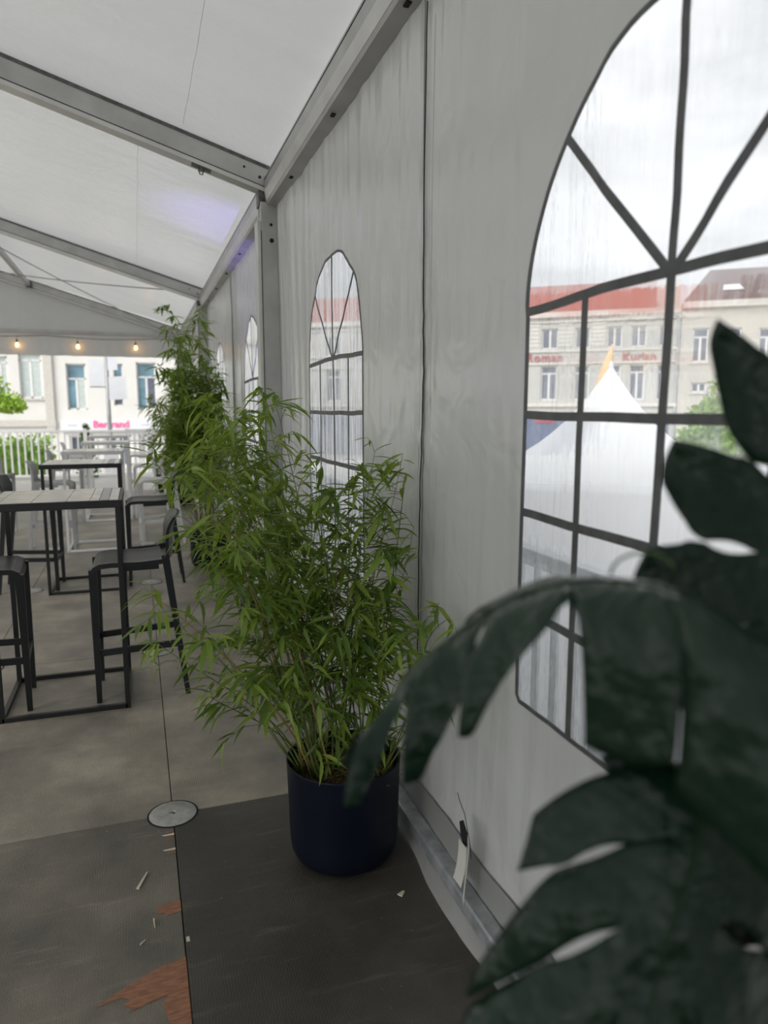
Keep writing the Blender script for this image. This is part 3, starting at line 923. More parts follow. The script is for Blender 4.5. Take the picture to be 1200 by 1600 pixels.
def bamboo(loc, seed, culms, n_single, label, leaf_len=(0.07, 0.135), extra=1.0, bush=None):
    """culms: list of (base angle, base radius, height, lean x, lean y, dry, first leafy fraction)"""
    rg = random.Random(seed)
    root = empty('potted_bamboo', loc, 0, label, 'potted plant', 'potted bamboos')
    # straight-sided pot with rounded foot and a thin lip
    MB().lathe([(0.0, 0.0), (0.125, 0.0), (0.150, 0.006), (0.172, 0.022), (0.186, 0.05), (0.191, 0.09), (0.199, 0.36), (0.2005, 0.3665), (0.198, 0.369), (0.194, 0.366), (0.190, 0.30), (0.185, 0.285)], 56).build('pot', M['pot'], root, True)
    def soilf(u, v):
        r = 0.188 * v
        return (r * math.cos(2 * PI * u), r * math.sin(2 * PI * u), 0.30 + 0.016 * n3(r * math.cos(2 * PI * u) * 22, r * math.sin(2 * PI * u) * 22, seed))
    MB().grid(soilf, 48, 14).build('soil', M['soil'], root, True)
    lit = MB()
    for k in range(150):
        a, r = rg.uniform(0, 2 * PI), 0.17 * math.sqrt(rg.random())
        p = Vector((r * math.cos(a), r * math.sin(a), 0.312 + rg.random() * 0.012))
        d = Vector((rg.uniform(-1, 1), rg.uniform(-1, 1), rg.uniform(-0.1, 0.25))).normalized() * rg.uniform(0.02, 0.07)
        lit.bar(p, p + d, 0.004, 0.001, w2=0.001)
    tag(lit.build('leaf_litter', M['culm_dry'], root), kind='stuff')
    leaves = []
    tw = MB()
    rootv = Vector(loc)
    def cluster(p, d, n, L):
        for q in range(n):
            s = -1 if q % 2 else 1
            az = math.atan2(d.y, d.x) + s * rg.uniform(0.15, 0.95)
            el = rg.uniform(-0.85, 0.35) + 0.25 * d.z
            ld_ = Vector((math.cos(az) * math.cos(el), math.sin(az) * math.cos(el), math.sin(el)))
            pp = p - d * 0.018 * q * 1.2
            ll = L * rg.uniform(0.7, 1.15)
            # keep clear of the cloth
            tip = rootv + pp + ld_ * ll
            if tip.x > 0.90 or (rootv + pp).x > 0.895:
                az = PI - az
                ld_ = Vector((math.cos(az) * math.cos(el), math.sin(az) * math.cos(el), math.sin(el)))
                tip = rootv + pp + ld_ * ll
                if tip.x > 0.90 or (rootv + pp).x > 0.895:
                    continue
            up = Vector((rg.uniform(-0.5, 0.5), rg.uniform(-0.5, 0.5), 1))
            x = ld_
            y = up.cross(x).normalized()
            z = x.cross(y)
            leaves.append((pp, x, y, z, ll, rg.randrange(len(LEAFS)) if rg.random() < 0.85 else rg.choice((6, 7))))
    for (a0, r0, H, lx, ly, dry, t0) in culms:
        b = Vector((r0 * math.cos(a0), r0 * math.sin(a0), 0.30))
        pts = []
        n = 9
        jx, jy = rg.uniform(-0.03, 0.03), rg.uniform(-0.03, 0.03)
        def C(t):
            px = b.x + lx * (0.45 * t + 0.55 * t ** 1.8) + jx * math.sin(t * 5)
            py = b.y + ly * (0.45 * t + 0.55 * t ** 1.8) + jy * math.sin(t * 4)
            pxw = min(px, 0.875 - rootv.x)
            return Vector((pxw, py, b.z + H * (t - 0.06 * t * t)))
        rad = rg.uniform(0.0026, 0.0042)
        for k in range(n + 1):
            pts.append(C(k / n))
        MB().tube(pts, [rad * (1 - 0.72 * k / n) for k in range(n + 1)], 5).build('culm', M['culm_dry' if dry else 'culm'], root, True)
        nn = max(4, int(H / 0.085 * extra))
        for k in range(nn):
            t = t0 + (1 - t0) * (k + rg.random()) / nn
            p = C(t)
            az = rg.uniform(0, 2 * PI)
            L = rg.uniform(0.07, 0.24) * (1.1 - 0.55 * t)
            el = rg.uniform(0.1, 1.0)
            d = Vector((math.cos(az) * math.cos(el), math.sin(az) * math.cos(el), math.sin(el)))
            if rootv.x + p.x + d.x * L > 0.88:
                d.x = -abs(d.x)
            q1 = p + d * L * 0.55
            q2 = p + d * L + Vector((0, 0, -0.25 * L))
            tw.tube([p, q1, q2], [0.0012, 0.0010, 0.0006], 3, False)
            cluster(q2, (q2 - q1).normalized(), rg.randint(3, 5), rg.uniform(*leaf_len))
            if rg.random() < 0.6:
                cluster(q1, d, rg.randint(1, 3), rg.uniform(*leaf_len))
        cluster(C(1.0), (C(1.0) - C(0.9)).normalized(), 4, leaf_len[1] * 0.8)
    # ground shoots inside the pot
    for k in range(34):
        a, r = rg.uniform(0, 2 * PI), 0.16 * math.sqrt(rg.random())
        p = Vector((r * math.cos(a), r * math.sin(a), 0.305))
        q = p + Vector((rg.uniform(-0.05, 0.05), rg.uniform(-0.05, 0.05), rg.uniform(0.05, 0.17)))
        tw.tube([p, q], 0.001, 3, False)
        cluster(q, (q - p).normalized(), 3, 0.085)
    tag(tw.build('twigs', M['culm'], root, False, False), kind='stuff')
    # the leaves that show largest are single parts, the rest one mass
    def score(l):
        c = rootv + l[0] + l[1] * l[4] * 0.5
        v = c - CAMP
        return l[4] * abs(l[3].dot(v.normalized())) / max(0.3, v.dot(CFW))
    leaves.sort(key=score, reverse=True)
    for l in leaves[:n_single]:
        o = bpy.data.objects.new('leaf', LEAFS[l[5]][1])
        COL.objects.link(o)
        o.parent = root
        mt = Matrix((l[1], l[2], l[3])).transposed().to_4x4()
        o.matrix_basis = Matrix.Translation(l[0]) @ mt @ Matrix.Scale(l[4], 4)
    groups = {}
    for l in leaves[n_single:]:
        bb, me, mk = LEAFS[l[5]]
        g = groups.setdefault(mk, MB())
        g.add([l[0] + (l[1] * v[0] + l[2] * v[1] + l[3] * v[2]) * l[4] for v in bb.v], bb.f)
    for mk, g in groups.items():
        tag(g.build('foliage', M[mk], root, True, False), kind='stuff')
    return root, len(leaves)
rg = random.Random(11)
cu = []
for k in range(25):
    a = rg.uniform(0, 2 * PI)
    cu.append((a, 0.13 * math.sqrt(rg.random()), rg.uniform(0.55, 1.22), rg.uniform(-0.16, 0.20), rg.uniform(-0.10, 0.26), rg.random() < 0.2, 0.22))
for k in range(9):     # culms arching out to the left, over the floor
    a = rg.uniform(2.2, 4.0)
    cu.append((a, rg.uniform(0.08, 0.15), rg.uniform(0.7, 1.22), rg.uniform(-0.52, -0.22), rg.uniform(0.0, 0.5), k % 3 == 0, 0.28))
for k in range(22):    # tall culms leaning back along the wall toward the post
    cu.append((rg.uniform(1.0, 3.4), rg.uniform(0.05, 0.14), rg.uniform(0.95, 1.45), rg.uniform(-0.42, -0.05), rg.uniform(0.35, 1.15), k % 4 == 0, 0.36))
for k in range(5):     # low sprays on the left
    cu.append((PI, 0.14, rg.uniform(0.35, 0.65), rg.uniform(-0.45, -0.25), rg.uniform(-0.05, 0.35), False, 0.4))
for k in range(4):     # sprays on the right, along the wall
    cu.append((-0.6, 0.14, rg.uniform(0.5, 0.75), rg.uniform(0.10, 0.2), rg.uniform(-0.42, -0.2), False, 0.55))
_, n1 = bamboo((0.635, 2.27, 0), 3, cu, 300, 'large leafy bamboo in a dark blue pot, nearest the camera', extra=1.0)
cu = []
for k in range(46):
    a = rg.uniform(0, 2 * PI)
    cu.append((a, 0.15 * math.sqrt(rg.random()), rg.uniform(0.9, 1.8), rg.uniform(-0.42, 0.12), rg.uniform(-0.3, 0.3), rg.random() < 0.3, 0.42))
for k in range(6):
    cu.append((rg.uniform(0, 6), 0.1, rg.uniform(2.0, 2.42), rg.uniform(-0.35, 0.05), rg.uniform(-0.3, 0.3), False, 0.5))
_, n2 = bamboo((0.65, 7.25, 0), 4, cu, 150, 'tall leafy bamboo in a dark pot in front of the second post', leaf_len=(0.09, 0.19), extra=0.85)
cu = []
for k in range(26):
    a = rg.uniform(0, 2 * PI)
    cu.append((a, 0.15 * math.sqrt(rg.random()), rg.uniform(0.9, 1.7), rg.uniform(-0.42, 0.1), rg.uniform(-0.3, 0.3), False, 0.35))
_, n3_ = bamboo((0.66, 12.2, 0), 6, cu, 0, 'farthest bamboo in a dark pot, mostly hidden behind the tall one', leaf_len=(0.10, 0.18), extra=0.7)
print('LEAVES', n1, n2, n3_)

# ------------------------------------------------------------------ bar tables and stools
def make_table(loc, label, frame_m, tiles, group, dx=0.30, dy=0.29, H=1.115):
    t = empty('bar_table', loc, 0, label, 'table', group)
    w_ = 0.025
    for sx in (-1, 1):
        for sy in (-1, 1):
            MB().cbox(sx * dx - w_ / 2, sx * dx + w_ / 2, sy * dy - w_ / 2, sy * dy + w_ / 2, 0.0, H - 0.035, 0.002).build('leg', frame_m, t)
    for sy in (-1, 1):
        MB().cbox(-dx, dx, sy * dy - w_ / 2, sy * dy + w_ / 2, 0.001, w_, 0.002).build('floor_rail', frame_m, t)
        MB().cbox(-dx - 0.015, dx + 0.015, sy * (dy + 0.015) - 0.008, sy * (dy + 0.015) + 0.008, H - 0.038, H, 0.002).build('top_rail', frame_m, t)
    for sx in (-1, 1):
        MB().cbox(sx * dx - w_ / 2, sx * dx + w_ / 2, -dy, dy, 0.001, w_, 0.002).build('floor_rail', frame_m, t)
        MB().cbox(sx * (dx + 0.015) - 0.008, sx * (dx + 0.015) + 0.008, -dy - 0.015, dy + 0.015, H - 0.038, H, 0.002).build('top_rail', frame_m, t)
    xs = [-dx - 0.006, -dx + 0.05, -dx + 0.20, -dx + 0.36, -dx + 0.47, dx - 0.085, dx - 0.04, dx + 0.006]
    for i in range(len(xs) - 1):
        MB().cbox(xs[i] + 0.001, xs[i + 1] - 0.001, -dy - 0.006, dy + 0.006, H - 0.018, H + 0.0015, 0.0015).build('tile', M['tile_grey'] if i in tiles else M['tile'], t)
    return t
tg = 'bar tables in a row'
make_table((-0.41, 4.14, 0), 'black framed high bar table with pale tiled top, nearest the camera', M['black_steel'], (5,), tg)
make_table((-0.46, 6.80, 0), 'second black framed high bar table, behind the nearest one', M['black_steel'], (5,), tg)
make_table((-0.47, 8.75, 0), 'white framed high bar table right behind the second black one', M['white_steel'], (), tg)
make_table((-0.42, 11.05, 0), 'white framed high bar table, fourth of the row', M['white_steel'], (), tg)
make_table((-0.48, 13.6, 0), 'white framed high bar table, farthest of the row under the valance', M['white_steel'], (), tg)

def make_stool(loc, rz, label, m, group):
    """moulded bar stool; front is +x"""
    s = empty('bar_stool', loc, rz, label, 'bar stool', group)
    H = 0.765
    hy = 0.185
    # seat: one moulded shell rolling over at the front edge into the legs
    prof = [(-0.150, H + 0.010), (-0.12, H - 0.002), (0.0, H - 0.010), (0.14, H - 0.006), (0.20, H - 0.010), (0.232, H - 0.026), (0.246, H - 0.055)]
    def seatf(off):
        def f(u, v):
            k = u * (len(prof) - 1)
            i = min(int(k), len(prof) - 2)
            fr = k - i
            x = prof[i][0] * (1 - fr) + prof[i + 1][0] * fr
            z = prof[i][1] * (1 - fr) + prof[i + 1][1] * fr
            y = (v * 2 - 1) * 0.20
            z += 0.010 * (abs(v * 2 - 1) ** 4)
            return (x - off * 0.3 * (1 if u > 0.7 else 0), y, z - off)
        return f
    nu, nv = 24, 12
    b = MB().grid(seatf(0), nu, nv).grid(seatf(0.026), nu, nv)
    W_ = nu + 1
    tot = W_ * (nv + 1)
    ring = [i for i in range(nu)] + [nu + j * W_ for j in range(nv)] + [nv * W_ + i for i in range(nu, 0, -1)] + [j * W_ for j in range(nv, 0, -1)]
    for k in range(len(ring)):
        a_, c_ = ring[k], ring[(k + 1) % len(ring)]
        b.f.append((a_, c_, c_ + tot, a_ + tot))
    b.build('seat', m, s, 40)
    # low wrap-around backrest that flares at its top edge
    def backf(off):
        def f(u, v):
            y = (u * 2 - 1) * 0.195
            bow = 0.030 * (1 - (u * 2 - 1) ** 2)
            z = H + 0.005 + 0.225 * v
            x = -0.135 - bow - 0.012 * v - 0.035 * max(0, v - 0.55) ** 2 / 0.2 - off
            return (x, y, z + 0.012 * (1 - (u * 2 - 1) ** 2) * v)
        return f
    nu, nv = 16, 10
    b = MB().grid(backf(0), nu, nv).grid(backf(0.016), nu, nv)
    W_ = nu + 1
    tot = W_ * (nv + 1)
    ring = [i for i in range(nu)] + [nu + j * W_ for j in range(nv)] + [nv * W_ + i for i in range(nu, 0, -1)] + [j * W_ for j in range(nv, 0, -1)]
    for k in range(len(ring)):
        a_, c_ = ring[k], ring[(k + 1) % len(ring)]
        b.f.append((a_, c_, c_ + tot, a_ + tot))
    b.build('backrest', m, s, 40)
    for sy in (-1, 1):
        MB().bar((0.232, sy * hy * 0.98, H - 0.03), (0.236, sy * (hy - 0.015), 0.0), 0.036, 0.042, (1, 0, 0), 0.024, 0.026).build('leg', m, s)
        MB().bar((-0.135, sy * hy * 0.98, H + 0.03), (-0.226, sy * (hy + 0.005), 0.0), 0.034, 0.040, (1, 0, 0), 0.022, 0.026).build('leg', m, s)
        MB().bar((0.235, sy * (hy - 0.012), 0.275), (-0.192, sy * (hy - 0.002), 0.295), 0.014, 0.036, (0, 0, 1)).build('side_rail', m, s)
    MB().bar((0.240, -hy, 0.272), (0.240, hy, 0.272), 0.014, 0.036, (0, 0, 1)).build('foot_rail', m, s)
    MB().bar((0.10, -hy, H - 0.032), (-0.1, -hy, H - 0.03), 0.016, 0.03, (0, 0, 1)).build('apron', m, s)
    MB().bar((0.10, hy, H - 0.032), (-0.1, hy, H - 0.03), 0.016, 0.03, (0, 0, 1)).build('apron', m, s)
    return s
sg = 'bar stools at the high tables'
make_stool((-0.02, 4.135, 0), PI, 'black plastic bar stool right of the nearest table, backrest toward the bamboo', M['black'], sg)
make_stool((-0.845, 4.13, 0), R(4), 'black plastic bar stool cut off by the left picture edge', M['black'], sg)
make_stool((0.125, 6.80, 0), PI, 'black plastic bar stool right of the second black table', M['black'], sg)
make_stool((-0.94, 6.86, 0), R(-3), 'black plastic bar stool at the left side of the second black table', M['black'], sg)
make_stool((0.24, 8.80, 0), PI + R(4), 'white plastic bar stool left of the tall bamboo pot', M['white'], sg)
make_stool((-0.95, 8.75, 0), 0, 'pale grey bar stool left of the nearest white table', M['grey_pl'], sg)
make_stool((-1.0, 11.0, 0), 0, 'pale grey bar stool left of the fourth table', M['grey_pl'], sg)
make_stool((0.18, 11.05, 0), PI, 'white bar stool right of the fourth table', M['white'], sg)
make_stool((-1.75, 10.0, 0), R(80), 'pale grey bar stool standing apart near the left picture edge', M['grey_pl'], sg)
make_stool((-1.05, 13.6, 0), 0, 'white bar stool left of the farthest table', M['white'], sg)
make_stool((0.10, 13.6, 0), PI, 'white bar stool right of the farthest table', M['white'], sg)

# ------------------------------------------------------------------ monstera in the foreground
def catmull(P, t):
    n = len(P) - 1
    if t < 0:
        d = (P[1] - P[0]) * n
        return P[0] + d * t
    if t > 1:
        d = (P[-1] - P[-2]) * n
        return P[-1] + d * (t - 1)
    k = min(int(t * n), n - 1)
    f = t * n - k
    p0 = P[k - 1] if k > 0 else P[0] * 2 - P[1]
    p1, p2 = P[k], P[k + 1]
    p3 = P[k + 2] if k + 2 <= n else P[n] * 2 - P[n - 1]
    return 0.5 * ((2 * p1) + (p2 - p0) * f + (2 * p0 - 5 * p1 + 4 * p2 - p3) * f * f + (3 * p1 - p0 - 3 * p2 + p3) * f ** 3)
def monstera_leaf(root, mid, length, sideA, sideB, droopA, droopB, wA, wB, lobes, seed, slitA=None, slitB=None, curl=0.0, dexp=2.0, pk=1.0):
    """a split leaf: each half is a fan of lobes between gaps; holes sit nearer the midrib"""
    rg = random.Random(seed)
    P = [Vector(p) for p in mid]
    origin = P[0].copy()
    P = [p - origin for p in P]
    leaf = MB()
    ns, nq = 26, 8
    for side, (sv, dr, wd, slits) in enumerate(((sideA, droopA, wA, slitA), (sideB, droopB, wB, slitB))):
        sv0, sv1 = Vector(sv[0]).normalized(), Vector(sv[1]).normalized()
        dv = Vector(dr)
        wd, wd2 = wd if isinstance(wd, tuple) else (wd, wd)
        n = lobes
        ws = [(k / n) ** 1.05 for k in range(n + 1)]
        gaps = []
        for k in range(n + 1):
            if k == 0 or k == n:
                gaps.append(None)
                continue
            g = slits[k - 1] if slits else (rg.uniform(0.66, 0.82), rg.uniform(0.7, 1.0), rg.random() < 0.85, rg.uniform(0.18, 0.34))
            gaps.append(g)
        def gap(k, s):
            g = gaps[k]
            if g is None:
                return 0.0
            st, am, hole, hs = g
            v = 0.0
            if s > st:
                v += am * (0.008 + 0.022 * ((s - st) / (1 - st)) ** 1.2) * smooth01((s - st) / 0.08)
            if hole:
                m0 = hs or 0.18
                m1 = min(m0 + 0.30, st - 0.06)
                if m0 < s < m1:
                    v += 0.016 * am * math.sin(PI * (s - m0) / (m1 - m0)) ** 0.7
            return v
        def E(wv):
            return (wd + (wd2 - wd) * wv) * (0.80 + 0.55 * wv - 0.30 * wv * wv) * math.sqrt(max(0.0, 1 - wv ** 3.2)) + 0.02 * wd
        for k in range(n):
            tipcut = rg.uniform(0.97, 1.02)
            vs, fs = [], []
            for a in range(ns + 1):
                s = a / ns
                lo_ = ws[k] + gap(k, s)
                hi_ = ws[k + 1] - gap(k + 1, s)
                # pointed-round lobe end
                pin = 0.0
                op = 0.35 if gaps[k] is None else max(0.0, min(1.0, (0.97 - gaps[k][0]) / 0.3))
                if s > 0.55:
                    pin = ((s - 0.55) / 0.45) ** 2.2 * 0.5 * op * pk
                cw = lo_ + (hi_ - lo_) * 0.92
                lo2 = lo_ + (cw - lo_) * pin * 2
                hi2 = hi_ - (hi_ - cw) * pin * 2
                for q in range(nq + 1):
                    wv = lo2 + (hi2 - lo2) * q / nq
                    qq = q / nq * 2 - 1
                    e = E((ws[k] + ws[k + 1]) / 2 if s > 0.5 else wv) * (1 - max(0, s - 0.5) * 0) * tipcut
                    e = E(wv) * (1 - s) + E((ws[k] * 0.4 + ws[k + 1] * 0.6)) * tipcut * s
                    kk = -0.55 + 1.35 * wv
                    u = s * e
                    vv = wv + kk * u / length * 0.9
                    c = catmull(P, vv)
                    dirv = (sv0 * (1 - wv) + sv1 * wv).normalized()
                    arch_ = -0.010 * s * qq * qq
                    ripple = 0.006 * s * math.sin(wv * 23 + seed) + curl * s * s * 0.02 * math.sin(k * 2.1 + seed)
                    nv_ = dirv.cross(catmull(P, min(0.98, max(0.02, wv)) + 0.02) - catmull(P, min(0.98, max(0.02, wv)) - 0.02)).normalized()
                    if side:
                        nv_ = -nv_
                    vs.append(c + dirv * u + dv * (s ** (dexp if not side else 2.0)) * (e / wd) + nv_ * (arch_ + ripple))
            for a in range(ns):
                for q in range(nq):
                    i = a * (nq + 1) + q
                    fs.append((i, i + 1, i + nq + 2, i + nq + 1))
            leaf.add(vs, fs)
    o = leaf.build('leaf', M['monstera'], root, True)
    bm = bmesh.new()
    bm.from_mesh(o.data)
    bmesh.ops.remove_doubles(bm, verts=bm.verts[:], dist=0.0006)
    bmesh.ops.recalc_face_normals(bm, faces=bm.faces[:])
    bm.to_mesh(o.data)
    bm.free()
    o.location = origin - root.location
    md = o.modifiers.new('thickness', 'SOLIDIFY')
    md.thickness = 0.0014
    MB().tube([catmull(P, t / 20 * 0.97) for t in range(21)], [0.0032 * (1 - 0.8 * t / 20) for t in range(21)], 6).build('midrib', M['vein'], o, True)
    return o
RT, UP, FW = Vector((0.945, -0.327, 0)), Vector((0.047, 0.135, 0.99)), Vector((0.324, 0.935, -0.143))
mroot = empty('monstera_plant', (0.62, 0.34, 0), 0, 'large dark green split-leaf monstera plant in the right foreground', 'potted plant')
MB().lathe([(0.0, 0.0), (0.12, 0.0), (0.135, 0.01), (0.17, 0.36), (0.172, 0.372), (0.160, 0.372), (0.150, 0.31), (0.0, 0.31)], 40).build('pot', M['pot'], mroot, 40)
MB().lathe([(0.0, 0.325), (0.152, 0.322)], 30).build('soil', M['soil'], mroot)
mtn = [((-0.945, 0.327, 0)), (0, 0, -1)]
# upper leaf, tip up, seen against the window
A = [(0.577, 0.50, 1.315), (0.631, 0.529, 1.402), (0.674, 0.546, 1.504), (0.695, 0.538, 1.62)]
monstera_leaf(mroot, A, 0.34, ((-0.90, 0.33, 0.02), (-0.80, 0.31, 0.45)), ((0.8, -0.5, 0.1), (0.8, -0.5, 0.4)), (0, 0.0, 0.0), (0, 0, -0.02), (0.16, 0.19), 0.17, 5, 2,
              [(0.80, 0.8, True, 0.30), (0.74, 0.8, True, 0.34), (0.52, 0.9, True, 0.14), (0.62, 0.7, True, 0.2)], None, 0.0, 2.0, 0.6)
# big leaf reaching left, ridge on top, near half hanging
B = [(0.490, 0.330, 1.335), (0.45, 0.452, 1.401), (0.427, 0.557, 1.407), (0.372, 0.655, 1.37), (0.296, 0.702, 1.295), (0.215, 0.690, 1.222)]
monstera_leaf(mroot, B, 0.47, ((-0.42, -0.72, 0.20), (-0.22, -0.66, -0.22)), ((0.55, 0.55, 0.12), (0.2, 0.85, 0.05)), (0.03, 0.085, -0.20), (0.03, 0.02, -0.11), (0.19, 0.060), (0.15, 0.10), 6, 5,
              [(0.99, 0.5, False, 0), (0.99, 0.5, False, 0.12), (0.40, 1.3, False, 0), (0.72, 0.8, True, 0.22), (0.45, 0.9, False, 0)], None, 1.0, 2.5, 0.7)
# low leaf facing the camera
D_ = [(0.486, 0.479, 1.235), (0.446, 0.455, 1.18), (0.405, 0.44, 1.105), (0.372, 0.425, 1.01), (0.36, 0.425, 0.93)]
monstera_leaf(mroot, D_, 0.36, ((-0.86, 0.22, -0.10), (-0.62, 0.22, -0.60)), ((0.88, -0.34, -0.15), (0.65, -0.25, -0.6)), (0.01, 0.05, -0.09), (0.0, 0.05, -0.08), 0.195, 0.19, 5, 8,
              [(0.74, 0.8, True, 0.40), (0.97, 0.8, True, 0.30), (0.97, 0.5, True, 0.34), (0.93, 0.5, False, 0.3)],
              [(0.97, 0.8, True, 0.25), (0.97, 0.9, True, 0.24), (0.93, 0.9, True, 0.24), (0.9, 0.5, False, 0.2)], 0.6)
# leaf behind it on the right
E_ = [(0.60, 0.53, 1.17), (0.615, 0.50, 1.10), (0.63, 0.48, 1.02), (0.64, 0.47, 0.92), (0.64, 0.47, 0.84)]
monstera_leaf(mroot, E_, 0.34, ((-0.92, 0.25, 0.1), (-0.85, 0.28, -0.2)), ((0.92, -0.36, 0), (0.85, -0.30, -0.2)), (0.02, 0.03, -0.04), (0, 0.03, -0.04), 0.17, 0.17, 6, 13)
def stalk(p, q, bend, r=0.007):
    p, q = Vector(p) - mroot.location, Vector(q) - mroot.location
    m_ = (p + q) / 2 + Vector(bend)
    MB().tube([p.lerp(m_, t / 10).lerp(m_.lerp(q, t / 10), t / 10) for t in range(11)], [r * (1 - 0.4 * t / 10) for t in range(11)], 8).build('stalk', M['stem'], mroot, True)
stalk((0.64, 0.36, 0.32), A[0], (0.10, 0.02, 0.15))
stalk((0.61, 0.33, 0.32), B[0], (0.12, -0.10, 0.25))
stalk((0.60, 0.36, 0.32), D_[0], (0.14, 0.10, 0.25))
stalk((0.65, 0.35, 0.32), E_[0], (0.08, 0.08, 0.2))
MB().tube([(0.055, 0.14, 0.30), (0.055, 0.14, 1.16)], 0.009, 8).build('stake', M['stake'], mroot, True)
c0 = Vector((0.462, 0.56, 1.41)) - mroot.location
MB().tube([c0 + Vector((-0.03 * math.cos(a), 0.01 * math.cos(a), 0.022 * math.sin(a))) for a in [PI * k / 10 for k in range(11)]], 0.0016, 6).build('tendril', M['stem'], mroot, True)

# ------------------------------------------------------------------ outside: ground
GZ = -1.5
g = MB().box(-120, 120, -40, 160, GZ - 0.3, GZ).build('ground', M['paving'])
tag(g, kind='structure')

def foliage(n, fn, size, rg, parent, mat, name='foliage'):
    b = MB()
    for k in range(n):
        p = Vector(fn(rg))
        a = Vector((rg.gauss(0, 1), rg.gauss(0, 1), rg.gauss(0, 1))).normalized()
        c = a.cross(Vector((rg.gauss(0, 1), rg.gauss(0, 1), rg.gauss(0, 1)))).normalized()
        L = size * rg.uniform(0.6, 1.3)
        d = a.cross(c)
        b.add([p, p + a * L * 0.5 + c * L * 0.28 + d * L * 0.05, p + a * L, p + a * L * 0.5 - c * L * 0.28 + d * L * 0.05], [(0, 1, 2, 3)])
    o = b.build(name, mat, parent, False, False)
    tag(o, kind='stuff')
    return o
def ball(c, r):
    def f(rg):
        v = Vector((rg.gauss(0, 1), rg.gauss(0, 1), rg.gauss(0, 1))).normalized() * (rg.random() ** 0.4)
        return (c[0] + v.x * r[0], c[1] + v.y * r[1], c[2] + v.z * r[2])
    return f

# galvanised balustrade just outside the arched windows
bal = empty('balustrade', (1.225, -0.6, 0), 0, 'galvanised steel balustrade outside the large arched window', 'railing')
MB().cbox(-0.022, 0.022, 0, 13.0, 1.06, 1.115, 0.005).build('handrail', M['galv_pale'], bal)
MB().cbox(-0.015, 0.015, 0, 13.0, 0.09, 0.12, 0.003).build('bottom_rail', M['galv_pale'], bal)
pkm = MB().cbox(-0.006, 0.006, -0.018, 0.018, 0.12, 1.06, 0.002).mesh('picket', M['galv_pale'])
for k in range(117):
    link('picket', pkm, bal, (0, 0.06 + k * 0.11, 0))
psm = MB().cbox(-0.02, 0.02, -0.025, 0.025, 0.0, 1.06, 0.003).mesh('post', M['galv_pale'])
for k in range(7):
    link('post', psm, bal, (0, 0.10 + k * 2.1, 0))
tag(MB().box(1.07, 1.42, -3, 16.7, -0.12, -0.002).build('floor_edge', M['galv']), kind='structure')

# white fence at the end of the terrace
wf = empty('picket_fence', (-9, 17.6, 0), 0, 'white metal picket fence across the end of the terrace', 'fence')
MB().cbox(0, 9.9, -0.025, 0.025, 1.06, 1.11, 0.004).build('top_rail', M['white_steel'], wf)
MB().cbox(0, 9.9, -0.02, 0.02, 0.08, 0.12, 0.004).build('bottom_rail', M['white_steel'], wf)
pkm = MB().cbox(-0.018, 0.018, -0.012, 0.012, 0.12, 1.06, 0.003).mesh('picket', M['white_steel'])
for k in range(72):
    link('picket', pkm, wf, (0.06 + k * 0.137, 0, 0))
psm = MB().cbox(-0.03, 0.03, -0.03, 0.03, 0.0, 1.14, 0.004).mesh('post', M['white_steel'])
for k in range(6):
    link('post', psm, wf, (0.02 + k * 1.97, 0, 0))
# lattice gate leaf beside it
gt = empty('lattice_gate', (-0.22, 16.9, 0), 0, 'white lattice gate panel right of the farthest tables', 'gate')
for xx in (0.0, 0.52):
    MB().cbox(xx - 0.025, xx + 0.025, -0.02, 0.02, 0.0, 1.15, 0.004).build('stile', M['white_steel'], gt)
for zz in (0.12, 0.36, 0.62, 0.88, 1.12):
    MB().cbox(0.0, 0.52, -0.015, 0.015, zz - 0.02, zz + 0.02, 0.004).build('cross_rail', M['white_steel'], gt)
for k in range(5):
    MB().cbox(0.06 + k * 0.1 - 0.012, 0.06 + k * 0.1 + 0.012, -0.01, 0.01, 0.12, 1.12, 0.003).build('bar', M['white_steel'], gt)

rg = random.Random(21)
# clipped box ball in a dark pot
bp_ = empty('box_ball', (0.46, 14.35, 0), 0, 'round clipped green shrub in a dark pot under the far corner post', 'potted shrub')
MB().lathe([(0.0, 0.0), (0.14, 0.0), (0.16, 0.02), (0.18, 0.32), (0.17, 0.325), (0.0, 0.30)], 28).build('pot', M['pot'], bp_, 40)
foliage(900, ball((0, 0, 0.50), (0.22, 0.22, 0.22)), 0.05, rg, bp_, M['hedge_dark'])
# small conical shrub by the fence
cs = empty('conical_shrub', (-1.10, 17.95, -0.0), 0, 'small olive green conical shrub behind the white fence', 'shrub')
cs.location.z = GZ
MB().tube([(0, 0, 0), (0.02, 0, 1.6)], 0.03, 6).build('stem', M['bark'], cs)
foliage(900, lambda r: (lambda h: (r.gauss(0, 0.10 * (1.15 - h)), r.gauss(0, 0.10 * (1.15 - h)), 1.55 + h * 1.15))(r.random()), 0.09, rg, cs, M['hedge_dark'])
# hedge behind the left part of the fence
hd = empty('hedge', (-4.2, 19.3, GZ), 0, 'bright green hedge behind the left part of the white fence', 'hedge')
MB().box(-2.4, 2.1, -0.25, 0.25, 0, 2.2).build('inner_branches', M['hedge'], hd)
foliage(5200, lambda r: (r.uniform(-2.6, 2.25), r.uniform(-0.45, 0.4), r.uniform(0.1, 2.45)), 0.15, rg, hd, M['hedge'])
